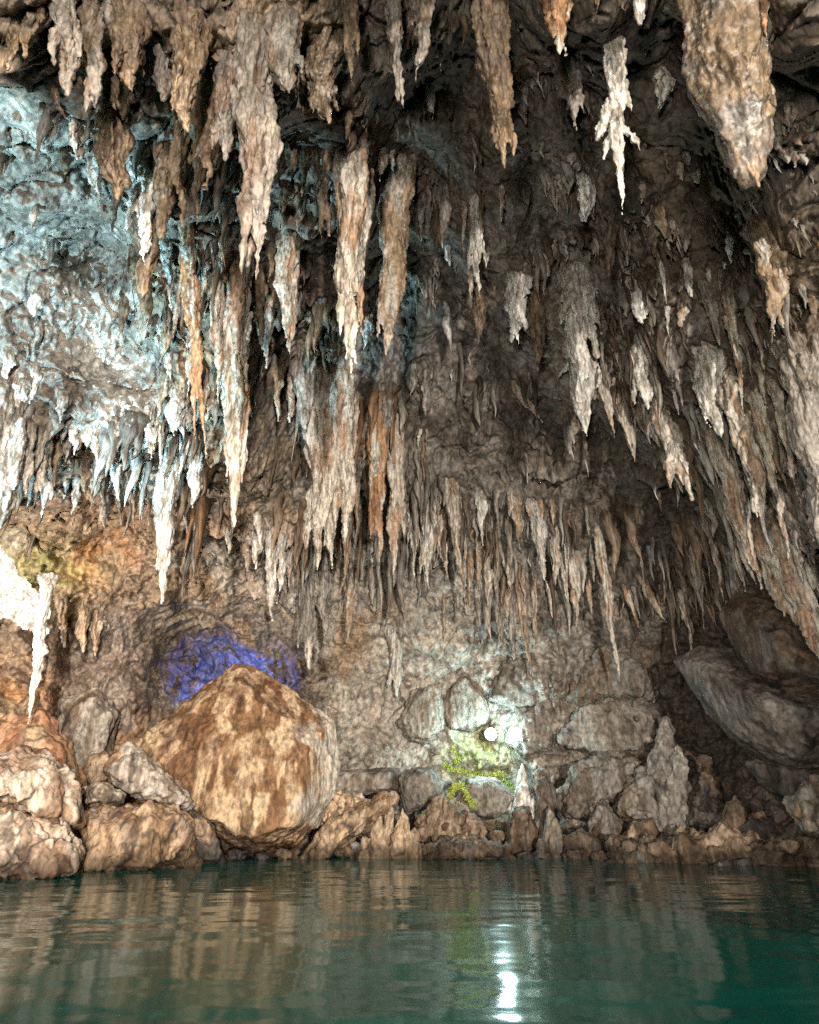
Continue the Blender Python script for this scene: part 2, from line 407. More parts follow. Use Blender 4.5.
def stal(px0, py0, px1, py1, w, scheme='cream', ribs=4, shape='cone', seed=None, name="stalactite", depth=None, tips=None):
    """a stalactite from pixel anchor to pixel tip; w is its width in pixels below the root"""
    seed = rng.randrange(1 << 20) if seed is None else seed
    r = random.Random(seed)
    top = hit(px0, py0) if depth is None else at_dist(px0, py0, depth)
    hd = np.hypot(top[0], top[1])
    away = np.array([top[0] / hd, top[1] / hd, 0])
    # the tip: on the tip's ray, at the same distance along 'away'
    q = ray(px1, py1)
    tip = CAM + q * ((top - CAM) @ away / (q @ away))
    fd = (top - CAM) @ np.array([0, cp, sp])
    ppm = FPX / fd
    wm = w / ppm
    ax = tip - top; L = np.linalg.norm(ax)
    V, F = [], []
    n = max(8, int(L / max(.05, wm * .3)))
    n = min(n, 40)
    ph = [r.uniform(0, 6.28) for _ in range(4)]
    side = np.cross(ax / L, away); side /= np.linalg.norm(side)
    root = (np.array([0, 0, .8]) + away * .6) * min(1.3, .4 + .8 * wm)
    def prof(t):
        if shape == 'cone': return (1 - t) ** .72 * (1 - .25 * t)
        if shape == 'col': return (1 - t ** 3.2) ** .7 * (1 - .35 * t)
        if shape == 'blunt': return (1 - t ** 6) ** .6 * (1 - .45 * t)
        if shape == 'egg': return math.sin(math.pi * (.18 + .80 * t)) ** .8
        if shape == 'spin': return (.45 + .9 * math.sin(math.pi * min(1, t * 1.15)) ** 1.3) * (1 - t) ** .45
        return 1 - t
    def wob(t): return (.07 * math.sin(ph[0] + t * 7) + .05 * math.sin(ph[1] + t * 15)) * wm
    def cpt(t): return top + ax * t + side * wob(t) + away * wob(t + .3)
    def lumpf(t): return 1 + .08 * math.sin(ph[2] + t * 11) + .06 * math.sin(ph[3] + t * 23 + 2 * math.sin(t * 9))
    ts = np.linspace(0, 1, n)
    pts = [top + root, top + root * .5] + [cpt(t) for t in ts]
    rad = [wm * .8, wm * .68] + [max(.006, wm * .5 * prof(t) * lumpf(t)) for t in ts]
    tube(V, F, pts, rad, 10, r.uniform(.7, 1.0), r.uniform(0, 3))
    for i in range(min(5, ribs)):      # buttresses running from the shaft up onto the roof
        th = r.uniform(0, 6.28)
        o = math.cos(th) * side * 1.1 + math.sin(th) * away * .8
        sp_ = wm * r.uniform(.3, .75)
        a0 = cpt(r.uniform(.12, .4)); a1 = top + root * .75 + o * sp_; a2 = top + root * 1.0 + o * sp_ * 1.3
        pp = [a0 * (1 - s) ** 2 + 2 * s * (1 - s) * (top + o * wm * .35) + a1 * s * s for s in np.linspace(0, 1, 8)] + [a2]
        rb = wm * r.uniform(.14, .26)
        tube(V, F, pp, [max(.008, rb * (.35 + .65 * s)) for s in np.linspace(0, 1, 8)] + [rb], 7)
    for i in range(ribs + (2 if wm > .2 else 1)):
        th = r.uniform(0, 6.28)
        o = (math.cos(th) * side + math.sin(th) * away)
        t0, t1 = r.uniform(-.05, .35), r.uniform(.4, .93)
        rr = wm * r.uniform(.10, .24)
        off = wm * r.uniform(.34, .62)
        m = max(5, int(n * .6))
        pp, rd = [], []
        for j in range(m):
            s = j / (m - 1); t = t0 + (t1 - t0) * s
            stick = r.uniform(.95, 1.05)
            tt = min(max(t, 0), 1)
            k = off * (.55 * prof(tt) + .45 * (prof(max(t0, 0))) * (1 - .4 * s)) * stick
            pp.append(cpt(t) + o * k)
            rd.append(max(.006, rr * (1 - s ** 2.2) ** .7 * (1 + .2 * math.sin(9 * s + th * 3)) * (.6 + .4 * min(1, s * 5))))
        tube(V, F, pp, rd, 7)
    for (tx, ty, w2, t0) in (tips or []):    # further points fused to the same mass
        q = ray(tx, ty)
        tp = CAM + q * ((top - CAM) @ away / (q @ away)) + away * r.uniform(-.3, .3) * wm
        st = cpt(t0)
        m = 12
        pp, rd = [], []
        for j in range(m):
            s = j / (m - 1)
            p = st * (1 - s) + tp * s
            p = p + side * math.sin(s * math.pi) * .12 * w2 / ppm * r.uniform(-1, 1)
            hx = st + (tp - st) * s
            # leave sideways first, then hang
            lat = (tp - st) - ((tp - st) @ (ax / L)) * ax / L
            p = p + lat * (math.sin(min(1, s * 1.0) * math.pi) * .22)
            pp.append(p); rd.append(max(.006, w2 / ppm * .5 * (1 - s) ** .6 * (1 + .15 * math.sin(s * 13 + tx))))
        tube(V, F, pp, rd, 8)
    px_m = 1 / ppm
    vox = max(.011, 1.1 * px_m, wm * .02)
    m0, m1, mt = SCHEME[scheme]
    tz0, tzl = top[2], max(.05, top[2] - tip[2])
    def finish(P, N):
        ks = 1 / max(.05, min(.35, wm * .42))
        d = .16 * min(wm, .5) * fbm(P, (ks, ks, ks * .22), 3, seed % 97)
        d += .13 * min(wm, .5) * (.55 - ridged(P, (ks * 1.5, ks * 1.5, ks * .3), 3, seed % 83))
        d += .05 * min(wm, .4) * fbm(P, ks * 1.6, 3, seed % 89)
        d += .03 * min(1, wm / .3) * (.5 - ridged(P, (9, 9, 5), 2, seed % 79))
        k2 = 1 / .07
        d += .012 * fbm(P, (k2, k2, k2 * .5), 2, seed % 71)
        if wm > .7: d += .02 * fbm(P, 18, 3, 7) + .02 * (.5 - ridged(P, 11, 2, 8))
        P2 = P + N * d[:, None]
        C = two_tone(P, m0, m1, seed % 61, .16, min(14, 2.2 / max(.1, wm)))
        if wm > .7: C = mixc(C, PALE, .42 * sstep(.06, .2, fbm(P, (16, 16, 9), 3, 12)) * sstep(-.15, .15, fbm(P, 2, 2, 13)))
        t = np.clip((tz0 - P[:, 2]) / tzl, 0, 1)
        C = mixc(C, mt, sstep(.78, 1.0, t + .25 * fbm(P, 6, 2, 3)) * .6)
        C = mixc(C, BROWN * 1.2, (1 - sstep(-.1, .22, t + .3 * fbm(P, 3, 2, 9))) * .55)
        return P2, C
    o = solid(name, V, F, vox, M_STAL, finish)
    o["_tip"] = (float(px1), float(py1)); 
    return o

def wet(P, C):
    """the dark stained band the lake leaves on its stones"""
    k = 1 - sstep(.12, .55, P[:, 2] + .3 * fbm(P, 2.2, 3, 91))
    return mixc(C, C * np.array((.26, .25, .23)), k)

def rock(outline, dist, thick, c0, c1, seed, name="boulder", rough=1.0, voxel=.05, lean=0.0, streak=.9, extra=(), flute=0.0, grow=1.02, front=None, soft=1.0, crust=None):
    """a boulder whose front silhouette follows pixel points at a given distance, with real depth"""
    r = random.Random(seed)
    V, F = [], []
    for poly in (outline,) + tuple(extra):
        o = np.array(poly, float)
        c = o.mean(0)
        o = c + (o - c) * grow
        bm = bmesh.new()
        for (sc, dd) in ((1, 0), (.82, -.75), (.45, -.9), (.8, .7), (.45, 1.1)):
            for p in o:
                if front and dd < 0: continue
                if sc == .45 and r.random() < .55: continue
                q = c + (p - c) * sc * (r.uniform(.97, 1.0) if sc == 1 else r.uniform(.8, 1.1))
                d = dist + (thick * dd * r.uniform(.55, 1.15) if dd else 0) + lean * (c[1] - p[1]) / 100
                bm.verts.new(at_dist(q[0], q[1], d))
        if front:
            for (fx, fy, fd) in front: bm.verts.new(at_dist(fx, fy, dist + fd))
        hull = bmesh.ops.convex_hull(bm, input=bm.verts[:])
        junk = list({g for g in hull["geom_interior"] + hull["geom_unused"] if isinstance(g, bmesh.types.BMVert)})
        bmesh.ops.delete(bm, geom=junk, context='VERTS')
        bmesh.ops.triangulate(bm, faces=bm.faces[:])
        bm.verts.index_update()
        b = len(V)
        V += [np.array(v.co) for v in bm.verts]
        F += [tuple(b + v.index for v in f.verts) for f in bm.faces]
        bm.free()
    size = np.ptp(np.array(V), axis=0).mean()
    def finish(P, N):
        s = min(1.0, size / 2.5)
        d = rough * (.15 * soft * s * fbm(P, .9 / s, 3, seed) - .17 * soft * s * (ridged(P, (1.7 / s, 1.7 / s, .8 / s), 4, seed + 1) - .55) + flute * .16 * (.5 - ridged(P, (1.3, 1.3, .16), 3, seed + 7)) + (.25 + .75 * sstep(-.2, .2, fbm(P, .9, 2, seed + 9))) * (.07 * fbm(P, 4, 3, seed + 2) - .05 * (ridged(P, 6, 3, seed + 4) - .5)))
        C = two_tone(P, c0, c1, seed % 53, .3, 1.6)
        st = sstep(-.06, .1, fbm(P, (2.6, 2.6, .12), 4, seed % 43)) * sstep(-.5, .0, fbm(P, 1.1, 2, seed % 41))
        C = mixc(C, C * np.array((.42, .32, .24)), np.clip(streak * .8 * st, 0, 1))
        if crust:  # pales the right side: light falling there painted into the colour
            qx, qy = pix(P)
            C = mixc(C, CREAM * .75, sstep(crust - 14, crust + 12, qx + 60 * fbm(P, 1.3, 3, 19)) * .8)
        C = wet(P, C)
        return P + N * d[:, None], C
    return solid(name, V, F, voxel, M_ROCK, finish)

def spires(base, dist, col, seed, name, voxel=.035, rough=1.0):
    """a crag or stalagmite: fused upright cones, (xb, yb, xt, yt, w) in pixels"""
    r = random.Random(seed)
    V, F = [], []
    for (xb, yb, xt, yt, w) in base:
        d = dist + r.uniform(-.25, .25)
        a = at_dist(xb, yb, d); b = at_dist(xt, yt, d)
        wm = w * d / cp / FPX
        pp = [a + (b - a) * s + np.array([math.sin(s * 9 + xb) * .04 * wm, r.uniform(-.03, .03), 0]) for s in np.linspace(-.1, 1, 12)]
        rd = [wm * .5 * (1 - s) ** .55 * (1 + .13 * math.sin(s * 17 + xt)) + .015 for s in np.linspace(0, 1, 12)]
        tube(V, F, pp, rd, 9)
    c0, c1 = col
    def finish(P, N):
        d = rough * (.09 * fbm(P, (3, 3, 1.4), 3, seed) + .05 * (ridged(P, 4, 3, seed + 1) - .6) + .015 * fbm(P, 14, 2, seed + 2))
        return P + N * d[:, None], wet(P, two_tone(P, c0, c1, seed % 53, .35, 3))
    return solid(name, V, F, voxel, M_ROCK, finish)

# ------------------------------------------------------------------ stalactites seen one by one
ST = []      # (object, tip x, tip y, scheme, width, length in px, own label)
def S(x0, y0, x1, y1, w, sch='cream', ribs=4, shape='cone', label=None, tips=None, depth=None):
    if w < 60: w = w * .86
    o = stal(x0, y0, x1, y1, w, sch, ribs, shape, None, "stalactite", depth, tips)
    ST.append((o, x1, y1, sch, w, y1 - y0, label))
    return o

# heavy lobed draperies of the upper left
S(62,-10,70,96,34,'ash',8,'blunt',"heavy grey-brown drapery lobe at the top left, furrowed like wet cloth",[(52,70,16,.3)])
S(130,5,128,92,34,'umber',8,'blunt',"heavy brown drapery lobe above the dark wedge stalactite",[(112,82,16,.4),(146,70,16,.3)])
S(190,15,186,130,36,'umber',8,'blunt',"broad dark brown drapery lobe left of the pale grey fan",[(172,112,16,.4)])
S(228,60,226,160,28,'ash',8,'blunt',"ribbed grey lobe fused to the left side of the tall flowstone column",[(212,150,14,.4)])
S(284,20,288,92,36,'ash',8,'blunt',"crumpled grey lobe fused to the right side of the tall flowstone column",[(302,84,16,.4)])
S(150,190,142,300,30,'umber',6,'blunt',"shaded brown lobe hanging right beside the frosted wall patch")
S(108,110,116,200,34,'umber',6,'blunt',"brown hollow-sided lobe above the frosted wall patch",[(128,186,12,.4)])
# along the top edge
S(716,-60,757,190,92,'dust',4,'col',"huge blunt tan stalactite crusted with pale grains, thickest one under the dark roof")
S(490,-25,503,172,34,'umber',5,'col',"long lumpy tan stalactite hanging alone below the middle of the top edge", tips=[(514,160,10,.75)])
S(352,-15,350,86,17,'umber',3,'cone',"thin brown stalactite with a pale tip left of two blunt grey slabs", tips=[(358,60,9,.2)])
S(395,-20,394,73,24,'ash',4,'blunt',"blunt grey slab stalactite, left one of the top pair", tips=[(403,102,7,.75),(398,98,5,.8)])
S(425,-20,420,66,26,'ash',4,'blunt',"blunt grey slab stalactite with bright right edge, right one of the top pair", tips=[(416,78,8,.7)])
S(429,84,433,121,11,'pale',2,'spin',"small pale pointed stalactite hanging just below the blunt grey pair")
S(440,48,441,73,9,'cream',1)
S(550,-30,562,52,28,'orange',5,'col',"stout orange stalactite with two ragged points at the top edge", tips=[(566,54,9,.6),(555,46,8,.6)])
S(563,50,578,132,24,'ash',4,'spin',"grey stalactite with a frosted white lower half below the orange one", tips=[(584,112,7,.3)])
S(614,42,622,216,20,'pale',7,'cone',"spiky frosted white stalactite with side prongs in the dark roof", tips=[(596,140,18,.4),(632,112,8,.3),(640,150,8,.5),(604,160,10,.5),(600,128,14,.35)])
S(584,176,586,222,20,'white',3,'egg',"egg-shaped white nodule hanging in the dark roof")
S(665,74,660,112,22,'pale',3,'cone',"short triangular pale stalactite beside the huge tan one")
S(765,-30,766,46,13,'orange',2,'cone',"slim orange stalactite with a greenish edge right of the huge tan one")
S(640,-20,640,26,16,'pale',3,'blunt',"short frosted stump at the top edge left of the huge tan stalactite")
S(598,-20,597,14,12,'umber',2,'cone')
S(720,120,717,140,9,'umber',1)
S(793,150,796,168,12,'ash',2)
S(790,108,788,134,15,'ash',2,'cone')
# upper left drapery
S(90,20,93,108,28,'ash',7,'blunt',"bulging grey drapery lobe with two finger tips in the upper left", tips=[(85,116,11,.6),(96,106,11,.6)])
S(76,118,76,162,17,'cream',3,'spin',"short cream knob hanging under the bulging grey drapery")
S(64,148,66,178,13,'umber',3,'spin')
S(50,82,66,122,13,'umber',2,'cone')
S(100,130,103,166,20,'umber',3,'cone')
S(122,80,122,120,26,'umber',4,'cone',"dark brown wedge stalactite between grey drapery lobes")
S(160,55,163,103,20,'ash',4,'blunt',"stubby grey lobed stalactite under a dark ledge", tips=[(176,88,9,.2)])
S(35,12,22,56,24,'umber',4,'cone'); S(14,30,8,72,18,'umber',3,'cone')
S(255,35,258,282,40,'ash',8,'col',"tall pale grey flowstone column with a spreading fan at its root", tips=[(248,262,12,.55),(240,285,10,.5)])
S(283,75,293,104,28,'ash',5,'cone')
S(320,45,325,126,52,'umber',6,'cone',"broad brown drape with a hooked tip right of the pale grey fan", tips=[(313,110,14,.5),(340,98,15,.3)])
S(348,112,346,142,10,'umber',2,'spin')
S(292,138,290,177,14,'umber',3,'spin')
S(306,148,303,196,14,'umber',2); S(314,150,318,190,12,'ash',2); S(328,150,325,188,12,'umber',2); S(338,155,342,184,12,'ash',2); S(382,150,380,182,11,'cream',1); S(392,152,394,176,9,'cream',1)
S(320,170,322,240,14,'umber',3,'cone',None,[(330,238,8,.3)])
S(215,85,204,190,40,'umber',6,'cone',"wide wrinkled brown drape left of the tall grey flowstone column", tips=[(190,165,14,.5),(218,165,12,.4)])
S(180,110,182,236,22,'umber',4,'cone'); S(165,150,160,242,22,'umber',4,'blunt'); S(200,130,196,232,16,'umber',3,'cone')
S(140,160,147,266,28,'pale',6,'cone',"frosted pale blue fan-shaped stalactite with one long point", tips=[(128,228,12,.2),(152,242,9,.4)])
S(95,160,100,210,14,'pale',3,'cone',"slim frosted white stalactite left of the fan-shaped one")
S(165,235,172,312,13,'pale',3,'cone',"narrow frosted stalactite with a curved blade edge")
S(140,225,147,320,26,'umber',5,'blunt',"blunt brown column beside the frosted rock patch")
# the two central ones and their neighbours
S(352,148,350,380,40,'cream',7,'cone',"long cream and orange stalactite, left one of the central long pair", tips=[(340,345,10,.6),(356,372,6,.9)])
S(400,165,385,358,36,'tan',6,'blunt',"long blunt tan stalactite, right one of the central long pair", tips=[(377,345,12,.6),(392,300,10,.3)])
S(370,315,364,352,12,'white',2,'spin',"small white nub between the tips of the central long pair")
S(407,168,406,252,12,'brown',3,'blunt')
S(423,196,420,246,9,'grey',2); S(430,194,428,240,8,'grey',1); S(446,185,442,252,11,'grey',2,'spin'); S(437,215,436,258,13,'brown',2,'spin')
S(447,246,450,268,9,'white',3)
S(464,205,463,264,8,'cream',2); S(476,200,479,302,15,'pale',4,'cone',"pale forked stalactite with a thin white stem in the dark roof",[(468,272,8,.2),(486,268,8,.3)])
S(487,248,487,266,6,'white',1); S(502,188,501,223,7,'cream',1,'blunt')
S(418,278,428,306,5,'orange',1); S(428,280,438,318,5,'orange',1); S(446,305,451,354,11,'pale',2,'spin',"small stalactite with a bright white tip, lowest beneath the smooth dark roof")
S(479,288,479,347,13,'brown',3,'spin')
S(517,278,516,347,24,'white',6,'cone',"bright white ragged stalactite left of the broad white curtain", [(526,335,10,.4),(512,345,7,.5)])
S(537,300,538,374,18,'brown',4,'cone')
S(575,280,582,392,34,'pale',8,'cone',"broad white curtain narrowing to one thin stem", [(598,360,14,.25),(562,330,12,.15),(602,340,9,.15)])
S(578,350,588,437,31,'pale',6,'spin',"carrot-shaped white stalactite with bluish side, under the broad white curtain",[(556,378,7,.05)])
S(612,215,606,300,12,'dim',3); S(660,245,668,312,9,'pale',2); S(667,305,669,342,7,'pale',1)
S(640,285,644,324,20,'pale',5); S(682,312,680,330,12,'cream',2)
S(687,265,692,298,10,'pale',2,'blunt'); S(708,270,712,286,6,'pale',1); S(729,232,731,264,11,'white',2,'spin'); S(725,264,725,272,5,'white',1)
S(702,285,722,346,13,'grey',3,'blunt'); S(720,276,726,314,7,'cream',1); S(733,295,734,338,10,'grey',2,'blunt')
S(770,235,776,338,34,'tan',5,'cone',"stout tan stalactite with twin pale tips on the right of the dark roof",[(782,326,9,.45),(773,336,9,.5)])
S(763,230,764,258,8,'dim',1); S(643,188,641,206,9,'cream',2); S(654,208,674,245,14,'tan',3); S(673,222,674,245,8,'orange',1)
# right-hand hanging fringe
S(638,340,648,412,18,'pale',5,'col',"thick pale stalactite bending at the inner end of the lower right fringe",[(634,405,9,.4)])
S(652,395,694,500,20,'cream',6,'cone',"slanting cream drapery at the inner edge of the lower right fringe",[(672,492,12,.5),(690,478,10,.4)])
S(640,405,662,452,11,'cream',3); S(705,352,719,440,26,'pale',7,'col',None,[(706,420,9,.4)])
S(715,425,748,552,24,'cream',7,'col',None,[(733,520,10,.4)])
S(727,290,746,422,14,'cream',4,'cone',"long thin cream stalactite crossing above the lower right fringe")
S(738,385,768,530,28,'cream',7,'col',None,[(758,520,12,.6)])
S(755,325,766,380,9,'cream',2); S(757,400,777,500,17,'cream',4,'blunt'); S(776,385,800,503,13,'cream',4); S(780,425,790,452,10,'grey',2,'spin')
S(800,352,832,575,42,'grey',8,'col',"thick pale grey stalactite at the right edge of the picture",[(790,430,14,.1),(812,540,14,.5)])
S(735,500,763,592,18,'cream',6,'cone'); S(757,520,798,626,28,'cream',8,'col',None,[(785,618,12,.6)]); S(785,540,828,672,32,'cream',8,'col',None,[(806,640,12,.5)])
S(780,490,790,572,11,'cream',3); S(728,495,758,590,15,'cream',5); S(795,540,803,585,11,'cream',3); S(772,545,792,600,12,'tan',3)
S(617,392,634,463,9,'cream',3,'cone',"thin crooked cream stalactite with a thread-like tip below the white carrot"); S(602,378,616,442,11,'cream',3,'cone')
S(515,384,543,424,11,'cream',4,'cone',"short cream spike slanting across the smooth dark roof"); S(427,372,426,421,13,'grey',3,'spin',"grey drop-shaped stalactite alone on the smooth dark roof")
S(420,430,418,450,6,'cream',1); S(427,430,426,448,5,'cream',1)
# the heavy central mass
S(186,225,206,468,20,'orange',6,'cone',"long narrow orange stalactite streaked black at the heavy left cluster",[(196,440,9,.5)])
S(216,280,218,412,16,'cream',5,'cone'); S(238,270,233,528,32,'cream',8,'col',"longest cream stalactite of the heavy left cluster, banded with orange",[(243,480,16,.3),(222,395,12,.1)])
S(233,500,232,540,9,'cream',2)
S(180,280,172,340,14,'cream',4); S(200,300,186,400,16,'cream',5); S(160,320,170,385,16,'pale',5)
S(290,240,289,363,25,'cream',6,'cone',"cream stalactite with pinkish folds left of the central long pair")
S(268,300,266,368,16,'grey',4,'spin'); S(258,270,262,350,15,'brown',4)
S(303,350,303,432,22,'grey',5,'col'); S(280,365,278,425,12,'tan',3); S(292,380,290,428,14,'cream',3)
S(318,385,318,572,34,'cream',9,'col',"massive cream flowstone pillar with orange streaks, left half of the centre cluster",[(305,552,15,.5),(332,572,14,.5)])
S(342,385,346,546,30,'cream',8,'col',"tall cream flowstone pillar with orange streaks, right half of the centre cluster",[(333,540,12,.5),(352,500,12,.3)])
S(340,392,338,448,17,'pale',3,'spin'); S(357,395,352,470,10,'cream',3)
S(378,405,378,566,24,'orange',7,'cone',"pointed orange and cream stalactite right of the centre flowstone pillars",[(370,540,10,.5)])
S(395,420,394,582,22,'cream',7,'cone',"slender cream stalactite with a needle tip right of the pointed orange one",[(404,540,9,.4)])
S(388,395,386,455,16,'grey',3,'spin')
S(303,545,310,672,22,'grey',7,'col',"grey ribbed curtain hanging lowest of all, behind the centre pillars",[(298,650,12,.5),(318,655,12,.5)])
S(322,550,326,640,14,'grey',4,'blunt'); S(269,535,272,622,13,'pale',4,'col',"pale slim stalactite standing clear left of the lowest grey curtain")
S(283,538,278,604,11,'pale',3); S(292,548,288,590,10,'cream',3); S(256,515,262,552,10,'pale',2); S(230,530,228,560,9,'pale',2)
S(260,535,256,570,16,'pale',3); S(245,545,247,575,12,'tan',3)
# left fringe above the tan arch
S(172,455,160,606,22,'pale',7,'col',"tall pale blue-grey stalactite hanging far below the left fringe",[(170,560,10,.5)])
S(197,452,193,512,20,'pale',4,'cone'); S(160,420,160,470,14,'pale',4); S(148,415,152,462,16,'pale',5); S(178,395,172,436,20,'pale',5,'spin')
S(6,395,-8,562,36,'grey',8,'col',"thick grey stalactite cut by the left edge of the picture",[(18,470,12,.3)])
S(28,430,25,498,14,'grey',4,'blunt'); S(42,435,42,519,20,'grey',6,'cone',"ragged grey stalactite with white tips above the daylight opening",[(52,502,12,.5),(36,495,9,.4)]); S(56,440,54,492,12,'brown',3)
S(75,430,75,456,14,'cream',4); S(88,428,86,452,14,'cream',4); S(97,430,97,466,18,'cream',5); S(117,425,116,446,14,'cream',4); S(128,425,130,442,12,'cream',3)
S(108,450,121,502,18,'pale',4,'cone',"pale blade-like stalactite beneath the frosted patch"); S(84,462,85,496,16,'brown',3); S(103,478,103,512,10,'brown',2)
S(120,480,120,530,12,'brown',3); S(134,485,134,532,10,'tan',3); S(142,470,142,525,10,'cream',3); S(185,500,187,540,10,'cream',3); S(150,500,148,530,8,'tan',2)
S(20,380,18,418,16,'pale',5); S(35,370,30,405,14,'pale',4); S(62,395,60,425,14,'grey',3); S(8,350,6,385,14,'pale',4)
S(47,592,28,726,12,'white',6,'col',"bright white sunlit stalactite hanging by the daylight opening",[(44,655,14,.45),(36,690,10,.5)], depth=16.6)
S(393,632,399,702,14,'pale',5,'col',"pale ribbon of flowstone running down the bare wall left of the lamp pocket",[(388,690,8,.5)])
S(512,588,514,662,11,'grey',5,'col'); S(500,592,502,650,9,'grey',4,'col'); S(528,600,527,655,9,'grey',4,'col')
S(352,575,348,640,14,'tan',5,'blunt'); S(372,572,374,612,12,'grey',4)
S(60,600,64,650,14,'tan',5,'col'); S(82,606,84,655,14,'tan',5,'col'); S(98,612,94,660,12,'tan',4,'col')
# the far fringe over the back wall
S(412,505,415,588,12,'pale',5,'cone'); S(428,505,428,594,14,'pale',6,'cone',"white ribbed stalactite at the inner end of the far fringe",[(420,575,8,.4)]); S(440,515,440,562,12,'cream',4)
S(449,480,466,612,16,'cream',6,'cone',"long white-topped stalactite with a dark needle tip in the far fringe"); S(470,550,469,622,8,'tan',2); S(480,495,483,547,13,'pale',4); S(487,550,488,612,9,'cream',3,'col'); S(496,555,498,640,8,'grey',2,'col')
S(503,555,514,600,7,'cream',2); S(517,580,532,684,13,'tan',5,'cone',"longest brown-streaked stalactite of the far fringe, reaching the wall by the lamp",[(522,640,8,.4)])
S(533,580,536,662,9,'tan',3); S(516,500,520,552,13,'tan',5); S(532,505,548,596,14,'pale',5,'cone'); S(542,525,545,562,12,'white',3); S(555,530,556,592,10,'cream',3)
S(563,548,569,612,9,'cream',3); S(575,560,576,628,15,'cream',5,'cone',"stubby pinkish cream stalactite left of the long pale-topped one"); S(586,570,594,622,8,'tan',2)
S(598,530,622,692,13,'cream',5,'cone',"long slanting stalactite with a white top end beside the dark recess"); S(528,500,530,524,8,'orange',2); S(540,502,542,530,8,'orange',2); S(510,495,510,520,8,'cream',2); S(552,505,553,528,7,'tan',2)
S(445,540,447,580,9,'cream',3); S(460,500,462,540,9,'cream',3); S(436,500,436,530,9,'cream',3)
S(625,588,640,634,8,'orange',3); S(640,578,668,628,10,'tan',4); S(642,560,644,585,6,'cream',1); S(690,535,706,632,12,'grey',4,'spin',"pale knotted stalactite inside the dark recess at right")
S(686,532,692,562,8,'grey',2); S(711,540,725,606,8,'cream',2,'cone',"thin needle stalactite inside the dark recess beside the pale knotted one"); S(678,560,690,622,9,'dim',3); S(665,550,672,592,8,'dim',2); S(722,545,728,572,7,'dim',1)

# smaller ones between them: regions (x0, x1, y0, y1, count, width, length, stain choices)
REG = [(150,290,230,400,22,10,42,'cream brown tan'),(300,400,400,520,12,9,50,'cream orange tan'),(400,600,490,600,34,7,44,'cream tan pale grey'),(640,815,360,600,26,9,48,'cream tan cream pale'),
       (0,190,400,500,16,9,32,'grey pale cream'),(420,560,190,330,12,8,26,'brown grey cream'),(560,700,230,420,18,9,28,'grey pale brown'),(200,330,100,230,10,11,36,'brown grey'),(20,160,120,330,12,11,34,'pale grey brown'),
       (560,700,120,230,10,8,20,'brown grey cream'),(700,815,200,350,10,10,28,'dim brown grey'),(620,730,520,620,8,7,40,'dim brown')]
placed = [(a[1], a[2]) for a in ST]
for (x0, x1, y0, y1, cnt, w, ln, sch) in REG:
    done = tries = 0
    sch = sch.split()
    while done < cnt * .55 and tries < 300:
        tries += 1
        x, y = rng.uniform(x0, x1), rng.uniform(y0, y1)
        l = ln * rng.uniform(.5, 1.35)
        tx = x + (x - W / 2) * .00055 * l; ty = y + l
        if any(abs(tx - a) < 6 and abs(ty - b) < 16 for a, b in placed): continue
        placed.append((tx, ty)); done += 1
        S(x, y, tx, ty, w * rng.uniform(.6, 1.4), rng.choice(sch), rng.choice((1, 2, 3)), rng.choice(('cone', 'cone', 'spin', 'col')))

